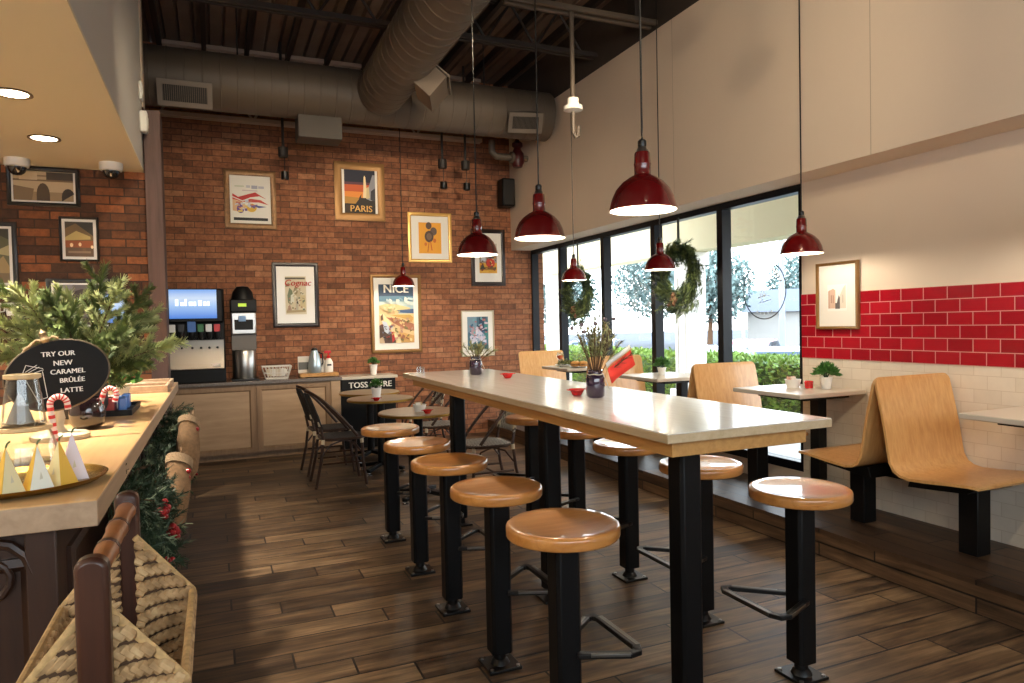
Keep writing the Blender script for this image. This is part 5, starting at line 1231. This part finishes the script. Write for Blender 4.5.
# parked cars
M_tyre = C(30, 30, 32); M_carglass = mat('car_glass', S(40, 56, 66), .1, coat=.4)
def car(label, loc, rz, col, suv=0):
    t = thing('car', label, 'car', loc, rz, 'parked cars outside')
    h = .14*suv
    side = [(-2.15, .3), (-2.2, .55), (-2.1, .8), (-1.35, .92), (-.75, 1.36+h), (.75, 1.4+h), (1.5, .98+h*.6), (2.1, .92+h*.5), (2.2, .6), (2.15, .3)]
    cm = mat('car_paint', S(*col), .25, coat=.6)
    MB().prism(side, lambda a, b_, d: (a, d, b_), -.86, .86).build('body', cm, t, bevel=.08, seg=3)
    MB().prism([(-1.2, .95), (-.7, 1.31+h), (.72, 1.35+h), (1.35, 1.0)], lambda a, b_, d: (a, d, b_), -.868, .868).build('side_window', M_carglass, t)
    MB().prism([(-1.27, .95), (-.79, 1.33+h), (-.74, 1.33+h), (-1.2, .95)], lambda a, b_, d: (a, d, b_), -.72, .72).build('windscreen', M_carglass, t)
    for x in (-1.35, 1.35):
        for y in (-.8, .8):
            w = MB().lathe([(.001, -.1), (.3, -.1), (.32, -.08), (.32, .08), (.3, .1), (.001, .1)], n=22); w.xf(Matrix.Translation((x, y, .32)) @ Matrix.Rotation(PI/2, 4, 'X')); wo = w.build('wheel', M_tyre, t)
            w = MB().lathe([(.001, -.112), (.18, -.112), (.19, -.1)], n=16).lathe([(.19, .1), (.18, .112), (.001, .112)], n=16); w.xf(Matrix.Translation((x, y, .32)) @ Matrix.Rotation(PI/2, 4, 'X')); w.build('hub_cap', M_steel, wo)
    for y in (-.6, .6): MB().box(-2.21, -2.1, y-.15, y+.15, .6, .72).build('headlamp', M_white, t, bevel=.02)
    for y in (-.66, .66): MB().box(2.12, 2.2, y-.12, y+.12, .66, .82).build('tail_lamp', M_bowlred, t, bevel=.02)
car('red car parked outside, seen through the nearest pane', (19.5, 21.6, -.75), .6, (150, 22, 46))
car('pale silver car parked outside behind the hedge, nearest pane', (12.4, 12.6, -.75), .9, (112, 118, 126), 1)
car('dark blue car parked outside at the right of the nearest pane', (22.5, 20.4, -.75), .5, (40, 60, 92))
car('white car parked outside between column and mullion', (15, 17.6, -.75), .8, (124, 130, 138))
car('silver car parked outside, seen between the wreaths', (13.5, 23.5, -.75), .9, (104, 112, 122), 1)
car('white car parked farthest off, seen through the far panes', (14, 29.5, -.75), .8, (120, 126, 134))
# trees, house and pole far off
def tree(label, x, y, h, R, col):
    t = thing('tree', label, 'tree', (x, y, -.75), 0, 'trees beyond the car park'); r_ = random.Random(int(x*y)); g = MB(); tr = MB()
    tr.tube([(0, 0, 0), (.1, 0, h*.35), (0, .1, h*.7)], [.22, .16, .06], 8)
    for k in range(14):
        a = r_.random()*2*PI; z = h*r_.uniform(.35, .7); e = Vector((math.cos(a)*R*.8, math.sin(a)*R*.8, z+h*.2)); tr.tube([(0, 0, z), e*.5+Vector((0, 0, z*.5)), e], [.06, .04, .015], 5)
    for k in range(3600):
        a = r_.random()*2*PI; b_ = math.acos(r_.uniform(-1, 1)); q = R*r_.random()**.4
        p = Vector((q*math.sin(b_)*math.cos(a), q*math.sin(b_)*math.sin(a), h*.68+q*.9*math.cos(b_))); leaf(g, p, (r_.uniform(-1, 1), r_.uniform(-1, 1), r_.uniform(-1, 1)), .4, .25, r_)
    tr.build('trunk', M_twig, t); g.build('crown', mat('tree_leaf', S(*col), .8, var=.25, vscale=1), t, smooth=None)
for k, (x, y, h, R) in enumerate(((52, 50, 8, 3.6), (34, 42, 7, 3.2), (36, 52, 8.5, 3.8), (30, 58, 7, 3.4), (28, 66, 8, 3.8), (42, 30, 7.5, 3.4), (34, 75, 9, 4))):
    tree(['bushy tree beyond the car park, straight behind the nearest logo', 'low tree beyond the car park, just left of the nearest pane', 'tall tree seen through the second pane from the front', 'smaller tree seen behind the nearer wreath', 'tree seen through the middle pane', 'low tree at the right end of the view outside', 'tree seen through the farthest panes'][k], x, y, h, R, (116, 136, 132))
t = thing('house', 'pale gabled house beyond the car park', 'house', (44, 44, -.75), .75)
MB().box(-5, 5, -3, 3, 0, 2.8).build('walls', C(168, 164, 158), t, smooth=None)
MB().prism([(-5.4, 2.7), (0, 4.6), (5.4, 2.7)], lambda a, b_, d: (a, d, b_), -3.4, 3.4).build('roof', C(84, 88, 98), t, smooth=None)
for x in (-3, 0, 3): MB().box(x-.5, x+.5, -3.04, -2.98, 1, 2.1).build('window', M_carglass, t)
t = thing('utility_pole', 'grey utility pole behind the nearest window logo', 'pole', (26, 26.6, -.75))
MB().tube([(0, 0, 0), (0, 0, 9)], [.16, .11], 12).build('pole', C(140, 146, 158), t)
MB().box(-.05, .05, -1.1, 1.1, 8.2, 8.32).build('crossarm', C(130, 132, 140), t)
for y in (-.9, .9): MB().tube([(0, y, 8.36), (-6, y-30, 8.0)], .02, 5).build('wire', C(90, 90, 96), t)
t = thing('road_sign', 'small white notice board standing behind the hedge', 'sign', (17, 19.2, -.75), .9)
MB().box(-.35, .35, -.02, .02, 1.2, 2.0).build('panel', M_white, t); MB().box(-.04, .04, .02, .06, 0, 1.9).build('stake', M_steel, t)

# ------------------------------------------------------------------ light
w = bpy.data.worlds.new('sky'); scene.world = w; w.use_nodes = True; nt = w.node_tree
bg = nt.nodes['Background']; tc = N(nt, 'ShaderNodeTexCoord'); sp = N(nt, 'ShaderNodeSeparateXYZ'); nt.links.new(tc.outputs['Generated'], sp.inputs[0])
nt.links.new(ramp(nt, sp.outputs['Z'], [(0, (.96, .98, 1, 1)), (.5, (.82, .92, 1, 1)), (1, (.6, .78, 1, 1))]), bg.inputs['Color'])
bg.inputs['Strength'].default_value = W_STR
def portal(name, loc, rot, sx, sy):
    l = bpy.data.lights.new(name, 'AREA'); l.shape = 'RECTANGLE'; l.size = sx; l.size_y = sy; l.cycles.is_portal = True
    o = bpy.data.objects.new(name, l); COL.objects.link(o); o.location = loc; o.rotation_euler = rot; return o
portal('daylight_opening', (XL+.12, 6.52, 1.4), (0, PI/2, 0), 2.2, 4.96)
portal('daylight_opening', (.2, -2.2, 2.2), (PI/2, 0, 0), 6.3, 1.3)
def spot(name, loc, target, e, ang, blend, col=(1, .8, .55), r=.05):
    l = bpy.data.lights.new(name, 'SPOT'); l.energy = e; l.spot_size = math.radians(ang); l.spot_blend = blend; l.color = col; l.shadow_soft_size = r
    o = bpy.data.objects.new(name, l); COL.objects.link(o); o.location = loc; o.rotation_euler = (Vector(target)-Vector(loc)).to_track_quat('-Z', 'Y').to_euler(); return o
# spotlights added out of view to wash the brick and the upper wall
def added_spot(label, loc, target, e, ang):
    t = thing('added_spotlight', label, 'spotlight', loc, 0, 'added unseen spotlights under the roof')
    d = (Vector(target)-Vector(loc)).normalized(); R = d.to_track_quat('-Z', 'Y').to_matrix().to_4x4()
    m = MB().shell([(.055, -.1), (.06, -.1), (.06, .06), (.03, .08), (.001, .08), (.001, .075), (.027, .075), (.055, .055), (.055, -.1)], n=20); m.xf(R); m.build('lamp_housing', M_black, t)
    m = MB().lathe([(.05, -.02), (.001, -.02)], n=16); m.xf(R); m.build('lens', mat('spot_glow', S(255, 236, 200), .5, emit=S(255, 230, 190), estr=8) if 'spot_glow' not in bpy.data.materials else bpy.data.materials['spot_glow'], t)
    MB().tube([(0, 0, .05), (0, 0, ZC-loc[2])], .01, 8).build('stem', M_blackmetal, t)
    s = spot('added_beam', (0, 0, 0), (0, 0, -1), e, ang, .9); s.parent = t; s.rotation_euler = R.to_euler(); s.location = d*.11
for x, e in BRICK_SPOTS: added_spot('unseen black spotlight added high up to wash the brick wall', (x, 3.4, 3.75), (x, 9.0, 2.0), e*1.3, 56)
for (x, y, tx, ty, tz, e) in WALL_SPOTS: added_spot('unseen black spotlight added high up to brighten the right wall', (x, y, 3.4+.1*(y > 2)), (tx, ty, tz), e, 95)

# ------------------------------------------------------------------ camera
R = Matrix(((CAMR[0][0], -CAMR[1][0], -CAMR[2][0]), (CAMR[0][1], -CAMR[1][1], -CAMR[2][1]), (CAMR[0][2], -CAMR[1][2], -CAMR[2][2])))
cd = bpy.data.cameras.new('camera'); cam = bpy.data.objects.new('camera', cd); COL.objects.link(cam)
cd.sensor_width = 36; cd.lens = 696.13*36/1024; cd.clip_start = .05; cd.clip_end = 300
cam.matrix_world = Matrix.Translation((0, 0, 1.5)) @ R.to_4x4()
scene.camera = cam
scene.view_settings.view_transform = 'Standard'; scene.view_settings.look = 'None'
scene.view_settings.exposure = EXPO; scene.view_settings.gamma = 1; scene.view_settings.use_curve_mapping = False
cy = scene.cycles; cy.use_denoising = True; cy.max_bounces = 8; cy.diffuse_bounces = 5; cy.glossy_bounces = 4; cy.transparent_max_bounces = 12; cy.transmission_bounces = 6
cy.sample_clamp_indirect = 6; cy.caustics_reflective = False; cy.caustics_refractive = False
try: cy.denoiser = 'OPENIMAGEDENOISE'; cy.denoising_input_passes = 'RGB_ALBEDO_NORMAL'
except Exception: pass
